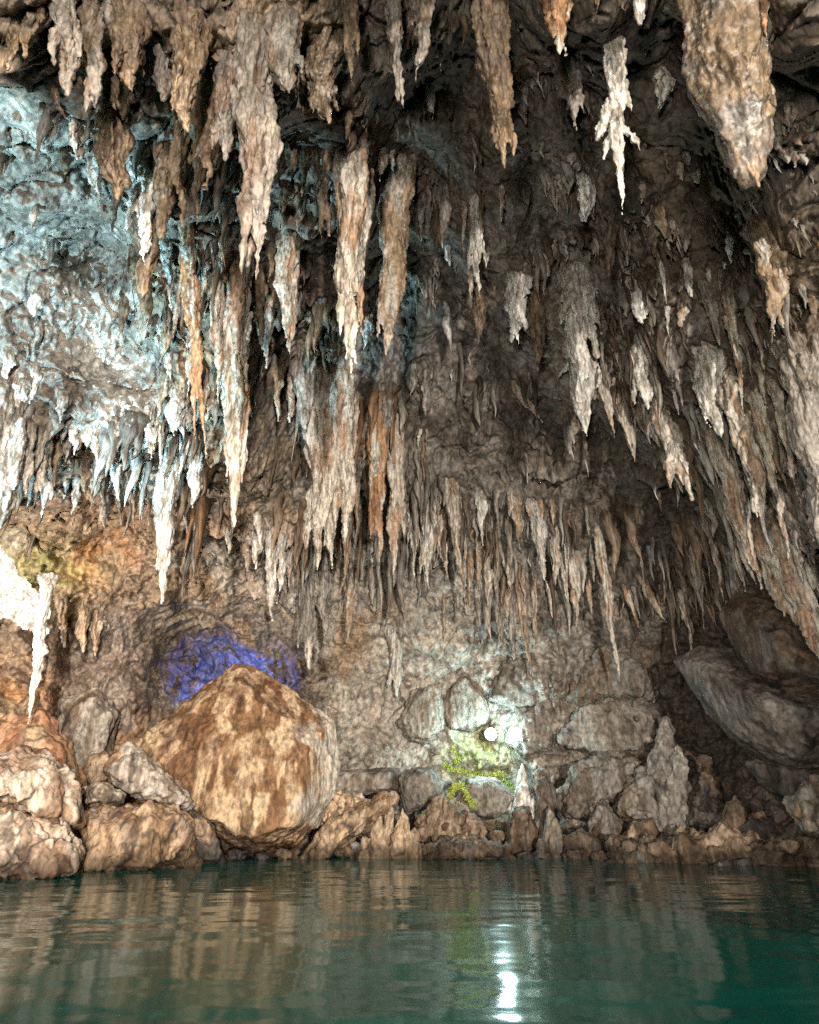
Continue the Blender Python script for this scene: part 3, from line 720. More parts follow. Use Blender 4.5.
# the countless little ones that carpet the roof and the bands between
FV, FF, FC = [], [], []
r3 = random.Random(99)
CARPET = [(150,420,110,330,150,8,28,'brown grey tan'),(400,640,180,420,140,7,24,'brown grey dim cream'),(600,819,220,400,170,7.5,28,'brown grey cream dim'),(300,640,480,570,120,7.5,32,'cream tan grey pale brown'),
          (620,819,380,600,130,8.5,36,'cream tan grey pale'),(0,220,400,540,130,8,27,'pale cream grey tan'),(0,230,90,330,100,8.5,28,'grey brown pale'),(190,420,340,540,120,7.5,36,'cream tan brown orange'),
          (230,819,0,180,90,7,22,'brown dim grey'),(400,819,70,250,130,6,19,'cream pale grey brown'),(430,640,250,460,40,6,18,'cream grey pale'),(640,740,500,600,50,5,30,'dim brown grey')]
vo = 0
for (x0, x1, y0, y1, cnt, w, ln, sch) in CARPET:
    sch = sch.split(); done = 0
    while done < cnt:
        cx, cy = r3.uniform(x0, x1), r3.uniform(y0, y1)
        k = r3.choice((2, 3, 4, 6, 8)); base_s = r3.choice(sch); big = r3.uniform(.6, 1.5)
        for _ in range(k):
            x, y = cx + r3.gauss(0, 9), cy + r3.gauss(0, 5)
            if not (-5 < x < 824 and -5 < y < 620): continue
            if x < 165 and 175 < y < 400 and r3.random() < .93: done += .3; continue
            if x < 300 and y > 500 and r3.random() < .85: done += .3; continue
            if 410 < x < 560 and 290 < y < 450 and r3.random() < .8: done += .3; continue
            p = hit(x, y)
            fd = (p - CAM) @ np.array([0, cp, sp])
            if fd < 3 or fd > 27: continue
            done += 1
            m = fd / FPX
            wm = max(2.2, w * big * r3.uniform(.5, 1.3)) * m
            L = ln * big * r3.choice((.4, .6, .8, 1.0, 1.3, 1.8)) * r3.uniform(.8, 1.2) * m
            hd = np.hypot(p[0], p[1]); away = np.array([p[0] / hd, p[1] / hd, 0])
            n, sg = 12, 8
            t = np.linspace(-.35, 1, n)
            rad = wm * .5 * np.where(t < 0, 1 - .9 * t, (1 - np.clip(t, 0, 1)) ** r3.uniform(.55, .95))
            rad *= 1 + .16 * np.sin(t * r3.uniform(8, 16) + r3.uniform(0, 6)); rad = np.maximum(rad, .004)
            th = np.arange(sg) * 2 * np.pi / sg + r3.uniform(0, 1)
            lob = 1 + .22 * np.sin(th * 3 + r3.uniform(0, 6)) + .12 * np.sin(th * 2 + r3.uniform(0, 6))
            lx, ly = r3.gauss(0, .05) * L, r3.gauss(0, .05) * L
            ctr_ = p[None] + np.stack([lx * t ** 2 + .15 * wm * np.sin(t * 7 + r3.uniform(0, 6)), ly * t ** 2 + 0 * t, -L * t], -1) + away[None] * np.where(t < 0, -t * 1.4 * max(wm, .15), 0)[:, None]
            ring = ctr_[:, None, :] + np.stack([np.cos(th)[None] * lob[None] * rad[:, None], np.sin(th)[None] * lob[None] * rad[:, None], 0 * rad[:, None] * th[None]], -1)
            FV.append(ring.reshape(-1, 3))
            ai = vo + np.arange(n * sg).reshape(n, sg)
            FF.append(np.stack([ai[:-1], ai[1:], np.roll(ai[1:], -1, 1), np.roll(ai[:-1], -1, 1)], -1).reshape(-1, 4))
            m0 = SCHEME[base_s if r3.random() < .7 else r3.choice(sch)]
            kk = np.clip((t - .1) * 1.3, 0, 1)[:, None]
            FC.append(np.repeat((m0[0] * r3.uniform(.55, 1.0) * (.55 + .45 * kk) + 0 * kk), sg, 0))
            vo += n * sg
FV = np.concatenate(FV); FF = np.concatenate(FF); FC = np.concatenate(FC)
FV = FV + .018 * np.stack([fbm(FV, (9, 9, 4), 2, 5), fbm(FV, (9, 9, 4), 2, 6), 0 * FV[:, 0]], -1)
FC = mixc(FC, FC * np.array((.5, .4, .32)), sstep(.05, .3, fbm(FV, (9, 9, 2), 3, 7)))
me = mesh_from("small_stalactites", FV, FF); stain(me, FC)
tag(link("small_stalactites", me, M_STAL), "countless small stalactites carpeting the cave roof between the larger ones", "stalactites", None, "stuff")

ZONES = [  # (x0, x1, y0, y1, where)
 (-99,200,-99,175,"in the brown upper left corner"),(200,372,-99,215,"around the grey fan of flowstone"),(372,480,-99,185,"beside the two blunt grey slabs"),(480,660,-99,235,"in the dark roof left of the huge stalactite"),(660,999,-99,235,"around the huge tan stalactite"),
 (-99,130,175,345,"across the frosted blue-white wall patch"),(130,262,175,325,"between the frosted patch and the grey column"),(262,412,175,390,"around the central long pair"),(412,510,175,460,"on the smooth dark roof right of the central pair"),(510,625,235,475,"around the broad white curtain"),(625,700,235,420,"right of the broad white curtain"),(700,999,235,345,"under the dark upper right roof"),
 (-99,62,345,540,"above the daylight opening"),(62,145,345,560,"in the fringe under the frosted patch"),(145,215,325,560,"at the foot of the frosted patch"),(215,300,325,500,"in the heavy left cluster"),(300,412,390,545,"among the centre flowstone pillars"),(215,300,500,700,"over the blue-lit wall"),(300,412,545,700,"below the centre flowstone pillars"),
 (412,470,460,700,"at the inner end of the far fringe"),(470,540,460,700,"in the far fringe over the lamp"),(540,625,460,700,"in the far fringe right of the lamp"),(625,735,420,520,"at the inner edge of the lower right fringe"),(700,999,345,460,"at the root of the lower right fringe"),(625,735,520,720,"in the dark recess behind the right fringe"),(735,999,460,530,"in the middle of the lower right fringe"),(735,999,530,800,"along the bottom of the lower right fringe"),(-99,999,-99,999,"among the hanging rock")]
zz = {}
for rec in ST:
    o, x, y, sch, w, ln, lab = rec
    tag(o, lab, "stalactite", "stalactites hanging from the cave roof")
    if lab: continue
    z = next(z for z in ZONES if z[0] <= x < z[1] and z[2] <= y < z[3])
    zz.setdefault(z[4], []).append(rec)
ORD = ["first","second","third","fourth","fifth","sixth","seventh","eighth","ninth","tenth","eleventh","twelfth","thirteenth","fourteenth","fifteenth","sixteenth","seventeenth","eighteenth","nineteenth","twentieth"] + ["%dth" % i for i in range(21, 60)]
CW = dict(cream='cream', pale='pale', ash='grey', umber='brown', dust='tan', grey='grey', brown='brown', orange='orange', tan='tan', dim='dark', white='white')
for where, recs in zz.items():
    fam = {}
    for rec in recs:
        o, x, y, sch, w, ln, lab = rec
        size = 'long' if ln > 75 else 'short' if ln < 34 else 'mid-sized'
        fam.setdefault((size, CW[sch]), []).append(rec)
    for (size, cw), rs in fam.items():
        rs.sort(key=lambda r: r[1])
        for i, rec in enumerate(rs):
            if len(rs) == 1: rec[0]["label"] = "the only %s %s stalactite %s" % (size, cw, where)
            else: rec[0]["label"] = "%s %s %s stalactite from left, %s" % (ORD[i], size, cw, where)

# ------------------------------------------------------------------ rocks
RK = []
def R(label, cat, *a, fn=rock, **k):
    o = fn(*a, **k); tag(o, label, cat); RK.append(o); return o
OC = (np.array((.36, .255, .16)), np.array((.27, .175, .108)))
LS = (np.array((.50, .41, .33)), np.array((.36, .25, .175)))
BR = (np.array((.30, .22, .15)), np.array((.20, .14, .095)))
GB = (GREY * .95, np.array((.17, .125, .09)))
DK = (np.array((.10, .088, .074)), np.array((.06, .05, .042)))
BG = (np.array((.28, .25, .21)), np.array((.20, .165, .125)))

R("great ochre boulder with a peaked top and vertical brown streaks at the water", "boulder",
  [(118,757),(150,733),(190,700),(234,662),(250,663),(294,696),(333,720),(338,766),(334,792),(318,826),(294,846),(245,854),(213,832),(188,806),(156,799),(124,770)], 19.4, 2.3, OC[0], OC[1], 4, voxel=.042, rough=.95, streak=1.9, flute=.9, grow=1.02, soft=.3, crust=318,  # crust is the pixel column where the painted light starts
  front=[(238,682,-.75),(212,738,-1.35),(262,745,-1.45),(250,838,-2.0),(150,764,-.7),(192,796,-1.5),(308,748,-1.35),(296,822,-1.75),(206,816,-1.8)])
R("tilted pale slab leaning against the foot of the great ochre boulder", "rock", [(100,768),(128,742),(150,756),(175,788),(200,806),(180,812),(140,797),(112,784)], 17.6, .8, GREY * 1.5, TAN, 6, voxel=.045)
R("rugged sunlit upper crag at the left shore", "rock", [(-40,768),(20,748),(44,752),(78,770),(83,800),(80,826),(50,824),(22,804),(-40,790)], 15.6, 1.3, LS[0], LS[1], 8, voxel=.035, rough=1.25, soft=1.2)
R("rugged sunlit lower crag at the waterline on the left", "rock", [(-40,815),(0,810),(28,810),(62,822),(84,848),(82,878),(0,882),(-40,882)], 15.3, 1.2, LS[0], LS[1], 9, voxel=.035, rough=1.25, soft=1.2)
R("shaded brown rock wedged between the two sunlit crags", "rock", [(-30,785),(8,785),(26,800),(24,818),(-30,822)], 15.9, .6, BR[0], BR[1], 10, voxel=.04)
R("flat light stone resting beneath the tilted slab", "rock", [(84,787),(102,782),(126,794),(124,803),(86,804)], 17.0, .5, CREAM * .8, TAN, 12, voxel=.03)
R("low tan rock with a broken front at the waterline before the tilted slab", "rock", [(82,818),(118,806),(165,803),(188,816),(196,866),(150,872),(110,872),(80,866)], 16.6, 1.2, TAN, BROWN * 1.4, 13, voxel=.04, rough=1.5)
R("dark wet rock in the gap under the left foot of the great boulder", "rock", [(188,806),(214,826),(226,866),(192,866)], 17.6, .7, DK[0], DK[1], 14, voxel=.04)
R("small rounded brown stone in the gap beside the great boulder", "rock", [(194,818),(207,819),(215,834),(210,848),(200,844),(193,830)], 17.2, .35, BR[0], BR[1], 15, voxel=.03)
R("long slanting brown slab rising out of the water right of the great boulder", "rock", [(296,862),(330,820),(372,800),(396,791),(399,798),(376,816),(342,848),(312,866)], 19.0, .7, BR[0], TAN, 16, voxel=.04, rough=1.2)
R("pinkish broken crag between the great boulder and the slanting slab", "rock", [(318,800),(328,788),(348,792),(368,800),(352,818),(322,826)], 20.2, .7, TAN * 1.1, CREAM * .7, 17, voxel=.035, rough=1.8)
R("jagged brown crag of pointed spires at the waterline", "rock spire", [(376,866,379,812,20),(388,866,389,802,16),(398,866,399,818,20),(404,866,403,808,16),(415,866,414,826,18),(424,866,424,842,16),(366,866,364,836,18)], 19.0, (BR[0], TAN), 18, "rock_spire", fn=spires)
R("smooth tan boulder against the back wall left of the lamp pocket", "boulder", [(398,778),(412,768),(432,768),(446,782),(436,806),(404,816)], 21.2, 1.0, BG[0], GREY, 19, rough=.8)
R("rough brown heap with a notch below the lamp pocket", "rock", [(414,840),(420,815),(440,795),(452,798),(482,822),(488,846),(448,850)], 19.8, .8, BR[0], BR[1], 20, voxel=.035, rough=1.9)
R("flat rock ledge with pale wet edges lying in the water under the lamp", "rock", [(422,862),(426,846),(444,838),(474,838),(512,846),(516,862)], 18.9, .7, BR[0], GREY, 21, voxel=.03, rough=1.5)
R("big grey pockmarked boulder directly under the lamp", "boulder", [(450,800),(466,776),(496,776),(518,796),(506,812),(486,822),(460,816)], 21.2, .9, BG[0], BG[1], 22, rough=.8)
R("pale statue-like stalagmite with a rounded head right of the lamp", "stalagmite", [(522,836,522,764,19),(522,836,523,777,23),(519,836,510,798,18),(527,836,534,796,17),(522,838,522,800,28)], 20.6, (WHITE, PALE), 23, "stalagmite", fn=spires, rough=.8)
R("dark brown pedestal rock under the statue-like stalagmite", "rock", [(502,864),(508,822),(516,806),(528,806),(536,830),(536,864)], 20.0, .6, BR[1], GB[1], 24, voxel=.035)
R("upright grey pillar rock immediately right of the statue-like stalagmite", "rock", [(533,850),(535,776),(546,764),(554,790),(556,850)], 20.4, .6, GB[0], BR[0], 25, voxel=.035, rough=1.3)
R("pale tapering stalagmite stump at the waterline right of the pillar rock", "stalagmite", [(550,868,551,806,20),(555,868,556,818,16),(543,868,541,838,18)], 19.3, (BG[0], BG[1]), 26, "stalagmite", fn=spires)
R("large angular grey rock behind the shore blocks, above the pale stump", "boulder", [(556,802),(572,768),(612,748),(642,760),(626,794),(588,820),(562,818)], 21.0, .9, GB[0], BG[0], 27, rough=1.6)
R("wedge of grey rock leaning below the large angular one", "rock", [(582,848),(592,806),(604,794),(620,826),(622,848)], 20.2, .7, GB[0], GB[1], 28, voxel=.04, rough=1.5)
R("dark low block at the waterline between pale stump and wedge", "rock", [(558,868),(562,836),(580,828),(604,842),(610,868)], 19.4, .7, GB[1], DK[0], 29, voxel=.04, rough=1.3)
R("tall narrow grey tower of rock at the edge of the dark recess", "rock tower", [(654,828,666,716,34),(668,828,679,742,30),(660,828,655,738,26),(678,828,686,778,26)], 20.6, (GB[0], BG[0]), 30, "rock_tower", fn=spires, rough=1.6)
R("broad cracked grey block left of the tall rock tower", "boulder", [(610,816),(622,784),(642,766),(658,776),(660,822),(632,826)], 20.6, .8, GB[0], BG[1], 31, rough=1.6)
R("small arched brown ledge below the cracked grey block", "rock", [(618,848),(630,822),(652,818),(662,838),(660,850)], 19.6, .5, BR[0], GB[1], 32, voxel=.035, rough=1.4)
R("rounded tan stump standing on the dark shore at right", "rock", [(720,834),(726,802),(736,795),(746,812),(748,834)], 19.4, .45, TAN * .75, BR[1], 33, voxel=.035, rough=1.2)
R("little lit stalagmite beside the waterline below the rock tower", "stalagmite", [(680,858,681,822,14),(688,858,690,838,16),(672,858,671,842,16)], 18.9, (TAN * .8, BR[0]), 34, "stalagmite", fn=spires)
R("long low brown crust of rock along the right waterline", "rock", [(606,872),(616,848),(650,842),(700,842),(745,832),(790,838),(832,856),(832,874),(720,876)], 18.6, .9, BR[0], BR[1], 35, voxel=.04, rough=2.0)
R("light-topped boulder cut by the right edge of the picture at the shore", "boulder", [(782,802),(800,786),(836,772),(850,840),(812,836),(790,818)], 16.8, 1.0, BG[0], TAN * .7, 36, voxel=.045, rough=1.2)
R("dark pile of broken stone right of the rock tower", "rock", [(686,832),(694,780),(704,756),(718,780),(732,832)], 20.6, .8, DK[0], GB[1], 37, rough=1.8)
R("huge sloping dark grey slab under the round boulder at right", "boulder", [(672,660),(700,646),(752,652),(836,690),(850,768),(790,776),(742,748),(706,714)], 18.4, 1.6, GREY * .62, GREY * .4, 38, rough=.8, streak=.7, soft=.4, front=[(700,664,-.8),(760,700,-1.9),(800,760,-1.2),(830,715,-1.6),(735,735,-.8)])
R("massive rounded brown boulder below the right fringe", "boulder", [(718,614),(742,584),(792,588),(840,630),(850,694),(790,698),(746,674)], 17.4, 1.5, BROWN * 1.2, GREY * .6, 39, rough=.8, soft=.5, front=[(745,610,-1.0),(775,640,-1.7),(830,670,-1.5),(765,672,-1.2),(800,606,-.9)])
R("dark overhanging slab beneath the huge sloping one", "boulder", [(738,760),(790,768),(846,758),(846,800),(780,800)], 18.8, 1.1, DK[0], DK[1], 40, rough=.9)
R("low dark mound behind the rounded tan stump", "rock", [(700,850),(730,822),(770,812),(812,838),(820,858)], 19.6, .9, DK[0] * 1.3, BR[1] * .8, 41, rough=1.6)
R("reddish rock slope behind the sunlit crags at the left", "boulder", [(-40,775),(0,716),(40,708),(72,740),(86,790),(60,800),(-40,800)], 17.6, 1.4, np.array((.40,.23,.14)), TAN, 42, rough=1.0)
R("grey rounded wall boulder behind the reddish slope", "boulder", [(52,745),(60,700),(96,688),(118,712),(110,762),(80,776)], 20.6, 1.2, BG[0], BG[1], 43, rough=1.0)
R("dark red-brown rock below the grey wall boulder", "rock", [(80,775),(92,752),(112,752),(112,778),(92,790)], 18.6, .6, BR[0] * .9, BR[1], 44, rough=1.2)
R("smooth long pale boulder at the foot of the bare wall right of the great boulder", "boulder", [(322,770),(360,775),(400,768),(402,790),(360,798),(326,794)], 21.6, .8, BG[0] * .8, GREY, 45, rough=.5)
R("yellowish rounded hood of rock above the lamp pocket", "boulder", [(436,712),(444,684),(466,676),(490,694),(488,720),(474,731),(452,730)], 22.8, 1.1, CREAM * .85, BG[0], 46, rough=1.0)
R("pale grey block of wall right of the lamp pocket", "boulder", [(505,742),(515,705),(545,698),(562,722),(556,752),(525,760)], 22.0, .9, BG[0] * 1.1, GB[0], 50, rough=1.2, streak=.5)
R("grey folded block above the large angular rock, right of the lamp", "boulder", [(556,742),(575,706),(612,694),(650,712),(655,742),(610,756)], 21.6, .9, BG[0], GB[0], 51, rough=1.3, streak=.5)
R("dark grey shoulder of wall between far fringe and dark recess", "boulder", [(565,700),(590,648),(630,640),(662,668),(656,706),(610,706)], 21.6, 1.0, GB[0] * .8, GB[1], 52, rough=1.3, streak=.5)
R("pitted grey bulge of wall under the far fringe above the lamp", "boulder", [(488,700),(500,660),(535,650),(562,670),(556,702),(520,712)], 22.0, .8, BG[0] * .9, GB[0], 53, rough=1.2, streak=.5)
R("pale flaking shelf of wall left of the lamp pocket", "boulder", [(398,722),(412,690),(440,684),(446,720),(430,744),(408,742)], 22.4, .7, CREAM * .8, BG[0], 54, rough=1.4, streak=.4)
rr_ = random.Random(77)
for i, (x, y, s, d, c, lab) in enumerate([
   (236,856,9,18.4,DK,"small wet dark stone under the great boulder's left half"),(262,857,8,18.5,DK,"small wet dark stone under the great boulder's middle"),(284,854,9,18.7,BR,"small brown stone under the great boulder's right foot"),
   (344,852,10,19.0,BR,"brown stone in the water under the slanting slab"),(357,848,8,19.1,TAN,"light brown stone just left of the jagged spires"),(528,858,9,19.0,BR,"brown stone at the foot of the pedestal rock"),
   (541,862,8,18.9,GB,"dark grey stone beside the pale stump's left foot"),(575,856,10,18.8,BR,"brown stone in front of the dark low block"),(600,858,9,18.7,BR,"brown stone in front of the grey wedge's foot"),
   (638,858,12,18.2,TAN,"tan stone on the left end of the long crust"),(668,852,11,18.4,BR,"rough brown stone on the crust under the tower"),(704,848,13,18.3,BR,"rough brown stone on the crust near the dark pile"),
   (722,866,9,17.7,TAN,"wet tan stone in the water before the crust"),(742,864,10,17.8,TAN,"second wet tan stone in the water, further right of its twin"),(712,805,12,19.9,DK,"dark cracked stone high in the dark pile"),
   (756,818,9,19.2,BR,"brown stone between stump and right shore boulder"),(770,806,9,19.5,DK,"dark stone below the overhanging slab"),(792,846,12,17.6,BR,"brown stone at the foot of the right edge boulder"),
   (66,806,8,15.6,LS,"pale stone perched between the two sunlit crags"),(96,812,7,17.0,TAN,"little tan stone under the flat light stone"),(444,826,8,19.3,BR,"brown stone on the left part of the lamp ledge"),(497,836,8,19.2,BR,"brown stone on the right part of the lamp ledge"),
   (640,800,9,20.2,GB,"grey stone lodged in front of the cracked block"),(572,824,8,20.3,GB,"grey stone under the large angular rock")]):
    pts = [(x + s * math.cos(t) * rr_.uniform(.8, 1.3), y + s * .75 * math.sin(t) * rr_.uniform(.75, 1.15)) for t in np.linspace(0, 6.28, 9)[:-1]]
    R(lab, "stone", pts, d, s * d / 700, c[0], c[1], 100 + i, name="shore_stone", voxel=.028, rough=1.6)
for o in RK:
    if o.name.startswith("shore_stone"): o["group"] = "stones along the shore"

# ------------------------------------------------------------------ finish the remeshed solids
dg = bpy.context.evaluated_depsgraph_get()
for (o, finish, mat, org) in JOBS:
    ev = o.evaluated_get(dg)
    me = bpy.data.meshes.new_from_object(ev)
    n = len(me.vertices)
    P = np.empty(n * 3, np.float32); me.vertices.foreach_get("co", P); P = P.reshape(-1, 3) + org.astype(np.float32)
    N = np.empty(n * 3, np.float32); me.vertices.foreach_get("normal", N); N = N.reshape(-1, 3)
    P2, C = finish(P, N)
    me.vertices.foreach_set("co", (P2 - org).astype(np.float32).ravel())
    me.polygons.foreach_set("use_smooth", np.ones(len(me.polygons), bool))
    me.update()
    stain(me, C)
    me.materials.clear(); me.materials.append(mat)
    old = o.data
    o.modifiers.clear()
    o.data = me
    me.name = o.name
    bpy.data.meshes.remove(old)

# ------------------------------------------------------------------ shore, lake, what is outside the opening
saz = np.linspace(-62, 60, 420); sd = np.linspace(0, 1, 70)
A2, T2 = np.meshgrid(saz, sd)
a_ = A2.ravel(); t_ = T2.ravel()
d_in = np.interp(a_, [-62, -36, -30, -22, -14, 0, 12, 22, 34, 60], [10, 14.6, 15.2, 16.6, 18.4, 19.0, 19.0, 18.2, 16.4, 9.5])
d_in = d_in + .9 * fbm(np.stack([a_ * .35, a_ * 0, a_ * 0], -1), 1.0, 3, 66)
dd = d_in + t_ * 6.5
G = np.stack([np.sin(np.radians(a_)) * dd, np.cos(np.radians(a_)) * dd, -.45 + 2.6 * t_ ** 1.2], -1)
G[:, 2] += .5 * fbm(G, .8, 4, 61) + .28 * (ridged(G, 1.6, 3, 62) - .5)
gi = np.arange(len(saz) * len(sd)).reshape(len(sd), len(saz))
GF = np.stack([gi[:-1, :-1], gi[:-1, 1:], gi[1:, 1:], gi[1:, :-1]], -1).reshape(-1, 4)
me = mesh_from("shore_ground", G, GF)
Cg = two_tone(G, BR[0], GB[1], 71, 1, 1.3)
Cg = mixc(Cg, DK[0], sstep(8, 20, a_) * .6)
stain(me, wet(G, Cg))
tag(link("shore_ground", me, M_ROCK), kind="structure")

m, nt, b = nodes("lake water")
N_, L_ = nt.nodes, nt.links
b.inputs["Base Color"].default_value = (.001, .072, .054, 1)
b.inputs["Roughness"].default_value = .085
b.inputs["IOR"].default_value = 1.12
ge = N_.new("ShaderNodeNewGeometry")
mp = N_.new("ShaderNodeMapping"); mp.inputs["Scale"].default_value = (1, 1.25, 1)
L_.new(ge.outputs["Position"], mp.inputs["Vector"])
n1 = N_.new("ShaderNodeTexNoise"); n1.inputs["Scale"].default_value = .85; n1.inputs["Detail"].default_value = 2; n1.inputs["Roughness"].default_value = .45
n2 = N_.new("ShaderNodeTexNoise"); n2.inputs["Scale"].default_value = 4.0; n2.inputs["Detail"].default_value = 2
L_.new(mp.outputs["Vector"], n1.inputs["Vector"]); L_.new(mp.outputs["Vector"], n2.inputs["Vector"])
mm = N_.new("ShaderNodeMath"); mm.operation = 'MULTIPLY_ADD'; mm.inputs[1].default_value = .035
L_.new(n2.outputs["Fac"], mm.inputs[0]); L_.new(n1.outputs["Fac"], mm.inputs[2])
bu = N_.new("ShaderNodeBump"); bu.inputs["Strength"].default_value = .6; bu.inputs["Distance"].default_value = .075
n3 = N_.new("ShaderNodeTexNoise"); n3.inputs["Scale"].default_value = .28; n3.inputs["Detail"].default_value = 2
L_.new(mp.outputs["Vector"], n3.inputs["Vector"])
pr = N_.new("ShaderNodeMapRange"); pr.inputs[1].default_value = .38; pr.inputs[2].default_value = .66; pr.inputs[3].default_value = .2; pr.inputs[4].default_value = .75
L_.new(n3.outputs["Fac"], pr.inputs[0]); L_.new(pr.outputs[0], bu.inputs["Strength"])
L_.new(mm.outputs[0], bu.inputs["Height"]); L_.new(bu.outputs[0], b.inputs["Normal"])
me = mesh_from("lake_water", [(-90, -120, 0), (90, -120, 0), (90, 60, 0), (-90, 60, 0)], [(0, 1, 2, 3)])
tag(link("lake_water", me, m), kind="structure")

# limestone hillside outside, seen through the opening
ca_, ce_ = np.meshgrid(np.linspace(-62, -24, 120), np.linspace(-1, 28, 90))
ca_, ce_ = ca_.ravel(), ce_.ravel()
dd = 29 + .12 * (ce_ + 2) * 1.0
HP = np.stack([np.sin(np.radians(ca_)) * dd, np.cos(np.radians(ca_)) * dd, 1 + dd * np.tan(np.radians(ce_))], -1)
HP += (.8 * fbm(HP, .35, 4, 81) + .35 * ridged(HP, 1.1, 3, 82))[:, None] * np.array((.5, -.8, .2))
hi = np.arange(len(HP)).reshape(90, 120)
HF = np.stack([hi[:-1, :-1], hi[:-1, 1:], hi[1:, 1:], hi[1:, :-1]], -1).reshape(-1, 4)
me = mesh_from("hillside", HP, HF); stain(me, np.clip(two_tone(HP, np.array((.86,.84,.80)), np.array((.78,.77,.74)), 83, .5, 1.5) * 1.0, .3, .9))
tag(link("hillside", me, M_ROCK), kind="structure")

# ------------------------------------------------------------------ the floodlight in its pocket of the back wall
MV, MF = [], []
dg = bpy.context.evaluated_depsgraph_get()
MOSS = [[(444,764),(452,770),(462,770),(470,776),(480,773),(490,778),(498,772),(505,780),(513,790)],[(449,798),(453,788),(461,784),(466,792),(470,802),(474,806)],[(452,748),(458,756),(456,764)]]
m_moss, nt, b = nodes("moss")
nz = nt.nodes.new("ShaderNodeTexNoise"); nz.inputs["Scale"].default_value = 14
cr = nt.nodes.new("ShaderNodeValToRGB"); cr.color_ramp.elements[0].color = (.22, .28, .04, 1); cr.color_ramp.elements[1].color = (.56, .62, .12, 1)
nt.links.new(nz.outputs["Fac"], cr.inputs[0]); nt.links.new(cr.outputs[0], b.inputs["Base Color"]); b.inputs["Roughness"].default_value = .9
for path, lab in zip(MOSS, ("long yellow-green moss streak along the top edge of the boulder under the lamp", "short bent yellow-green moss streak on the boulder's left side", "small moss tuft right below the lamp")):
    V, F = [], []
    pts = []
    for (a, b2), (c, d2) in zip(path[:-1], path[1:]):
        for s_ in np.linspace(0, 1, 10)[:-1]:
            x, y = a + (c - a) * s_, b2 + (d2 - b2) * s_
            r_ = ray(x, y); r_ = r_ / np.linalg.norm(r_)
            okh, loc, nn, _, ob, _ = SC.ray_cast(dg, Vector(CAM), Vector(r_))
            pts.append(np.array(loc) + np.array(nn) * .01 if okh else at_dist(x, y, 20.5))
    dm = np.median([p[1] for p in pts])
    pts = [p if abs(p[1] - dm) < 1.2 else CAM + (p - CAM) * dm / p[1] for p in pts]
    r4 = random.Random(len(path))
    for q in pts:
        for _ in range(22):
            c = q + np.array([r4.gauss(0, .05), r4.gauss(-.05, .05), r4.gauss(0, .045)])
            a = np.array([r4.gauss(0, 1), r4.gauss(0, 1), r4.gauss(0, 1)]); a /= np.linalg.norm(a)
            b3 = np.cross(a, (r4.gauss(0, 1), r4.gauss(0, 1), r4.gauss(0, 1))); b3 /= np.linalg.norm(b3)
            z = r4.uniform(.02, .05); k0 = len(V)
            V += [c - a * z, c + b3 * z * .5, c + a * z, c - b3 * z * .5]
            F += [(k0, k0 + 1, k0 + 2), (k0, k0 + 2, k0 + 3)]
    tag(link("moss_streak", mesh_from("moss_streak", V, F), m_moss), lab, "moss", "moss streaks round the lamp")

def mat_plain(name, col, rough=.5, metal=0, emit=None, es=0):
    m, nt, b = nodes(name)
    b.inputs["Base Color"].default_value = (*col, 1); b.inputs["Roughness"].default_value = rough; b.inputs["Metallic"].default_value = metal
    if emit: b.inputs["Emission Color"].default_value = (*emit, 1); b.inputs["Emission Strength"].default_value = es
    return m
lp = hit(491, 734)
lamp_p = CAM + (lp - CAM) * (1 - .9 / np.linalg.norm(lp - CAM))
root = bpy.data.objects.new("floodlight", None); COL.objects.link(root); root.location = lamp_p
tag(root, "small floodlight glowing blue-white in a pocket of the back wall", "lamp")
def bm_obj(name, bm, mat, parent):
    me = bpy.data.meshes.new(name); bm.to_mesh(me); bm.free()
    return link(name, me, mat, parent)
def boxbm(sx, sy, sz, c=(0, 0, 0), bev=.01):
    bm = bmesh.new(); bmesh.ops.create_cube(bm, size=1)
    for v in bm.verts: v.co = Vector((v.co.x * sx + c[0], v.co.y * sy + c[1], v.co.z * sz + c[2]))
    bmesh.ops.bevel(bm, geom=bm.edges[:], offset=bev, segments=2, affect='EDGES')
    return bm
MH = mat_plain("lamp housing", (.03, .03, .035), .45, .6)
ML = mat_plain("lamp lens", (.8, .9, 1), .3, 0, (.62, .88, 1.0), 90)
from mathutils import Matrix
bm = bmesh.new()
bmesh.ops.create_cone(bm, cap_ends=True, segments=32, radius1=.12, radius2=.20, depth=.2, matrix=Matrix.Translation((0, .13, 0)) @ Matrix.Rotation(math.radians(90), 4, 'X'))
bm_obj("housing", bm, MH, root)
bm = bmesh.new()
from mathutils import Matrix
bmesh.ops.create_cone(bm, cap_ends=True, segments=32, radius1=.17, radius2=.17, depth=.05, matrix=Matrix.Translation((0, 0, 0)) @ Matrix.Rotation(math.radians(90), 4, 'X'))
bm_obj("lens", bm, ML, root)
bm_obj("bracket", boxbm(.03, .5, .04, (0, .38, -.16), .006), MH, root)

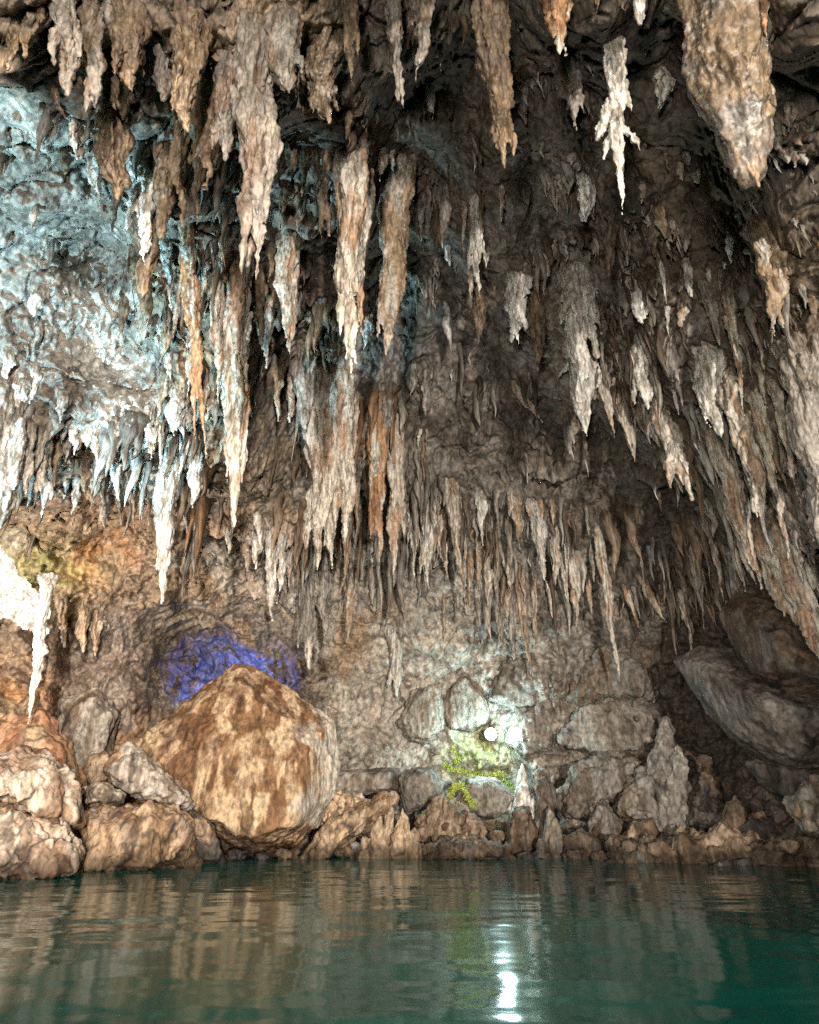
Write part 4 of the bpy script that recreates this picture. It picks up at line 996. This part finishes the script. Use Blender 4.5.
def lamp(name, kind, loc, energy, col, size=.12, target=None, cone=60, blend=.4):
    l = bpy.data.lights.new(name, kind); l.energy = energy; l.color = col; l.shadow_soft_size = size
    o = bpy.data.objects.new(name, l); COL.objects.link(o); o.location = loc
    if kind == 'SPOT': l.spot_size = math.radians(cone); l.spot_blend = blend
    if target is not None:
        o.rotation_euler = (Vector(target) - Vector(loc)).to_track_quat('-Z', 'Y').to_euler()
    return o
lp2 = lamp_p + np.array([0, -.25, -.05])
lamp("floodlight_beam", 'POINT', lp2 + np.array([0, -.5, 0]), 340, (.62, .95, 1.0), .1)
lamp("floodlight_throw", 'SPOT', lp2 + np.array([-.1, -.1, .1]), 1700, (.8, .97, 1.0), .1, (1.2, 7.5, 10.0), 75, .5)
lamp("cool_spot", 'SPOT', (-8.2, 7.0, 1.0), 13000, (.46, .83, 1.0), .15, at_dist(75, 275, 13), 62, .35)  # added unseen spot for the cool light on the upper left wall
bl = at_dist(232, 688, 21.6)
lamp("blue_lamp", 'SPOT', bl, 2300, (.015, .13, 1.0), .08, bl + np.array([-.35, 1.6, .0]), 120, 1.0)
lamp("warm_fill", 'SPOT', (4.4, -18,   .8), 56000, (1.0, .92, .83), .4, (0, 14, 3.2), 62, 1.0)  # unseen fill added far behind the viewer to light roof and wall
lamp("low_fill", 'SPOT', (-5.5, -3, .7), 3500, (1.0, .93, .84), .3, (7.0, 15.5, 3.2), 34, .8)  # extra unseen light, added to lift the lower right boulders
lamp("near_fill", 'POINT', (-2.0, -5.0, .7), 8200, (1.0, .92, .82), 1.0)  # soft fill put in behind the viewer to brighten the roof
lamp("side_fill", 'SPOT', (-10.5, 11.0, 2.6), 5000, (1.0, .90, .78), .3, at_dist(150, 545, 20), 62, .8)  # invented light from the side, brightens the tan arch

# ------------------------------------------------------------------ daylight
SUN_EL, SUN_AZ = 12.0, 20.0      # sun low behind the viewer, a little to the right
w = bpy.data.worlds.new("World"); SC.world = w; w.use_nodes = True
nt = w.node_tree
bg = nt.nodes["Background"]
sky = nt.nodes.new("ShaderNodeTexSky"); sky.sky_type = 'NISHITA'; sky.sun_disc = False
sky.sun_elevation = math.radians(SUN_EL); sky.sun_rotation = math.radians(180 - SUN_AZ)
nt.links.new(sky.outputs[0], bg.inputs["Color"]); bg.inputs["Strength"].default_value = .15
sl = bpy.data.lights.new("sun", 'SUN'); sl.energy = 3.6; sl.angle = math.radians(.5); sl.color = (1.0, .90, .78)
so = bpy.data.objects.new("sun", sl); COL.objects.link(so)
d = Vector((-math.sin(math.radians(SUN_AZ)) * math.cos(math.radians(SUN_EL)), math.cos(math.radians(SUN_AZ)) * math.cos(math.radians(SUN_EL)), -math.sin(math.radians(SUN_EL))))
so.rotation_euler = d.to_track_quat('-Z', 'Y').to_euler(); so.location = (4, -20, 6)
vs = SC.view_settings
vs.view_transform = 'Standard'; vs.look = 'None'; vs.exposure = 0; vs.gamma = 1; vs.use_curve_mapping = False
SC.cycles.use_denoising = False
SC.cycles.max_bounces = 4
SC.cycles.use_adaptive_sampling = True
SC.cycles.adaptive_threshold = .015
SC.cycles.caustics_reflective = False; SC.cycles.caustics_refractive = False
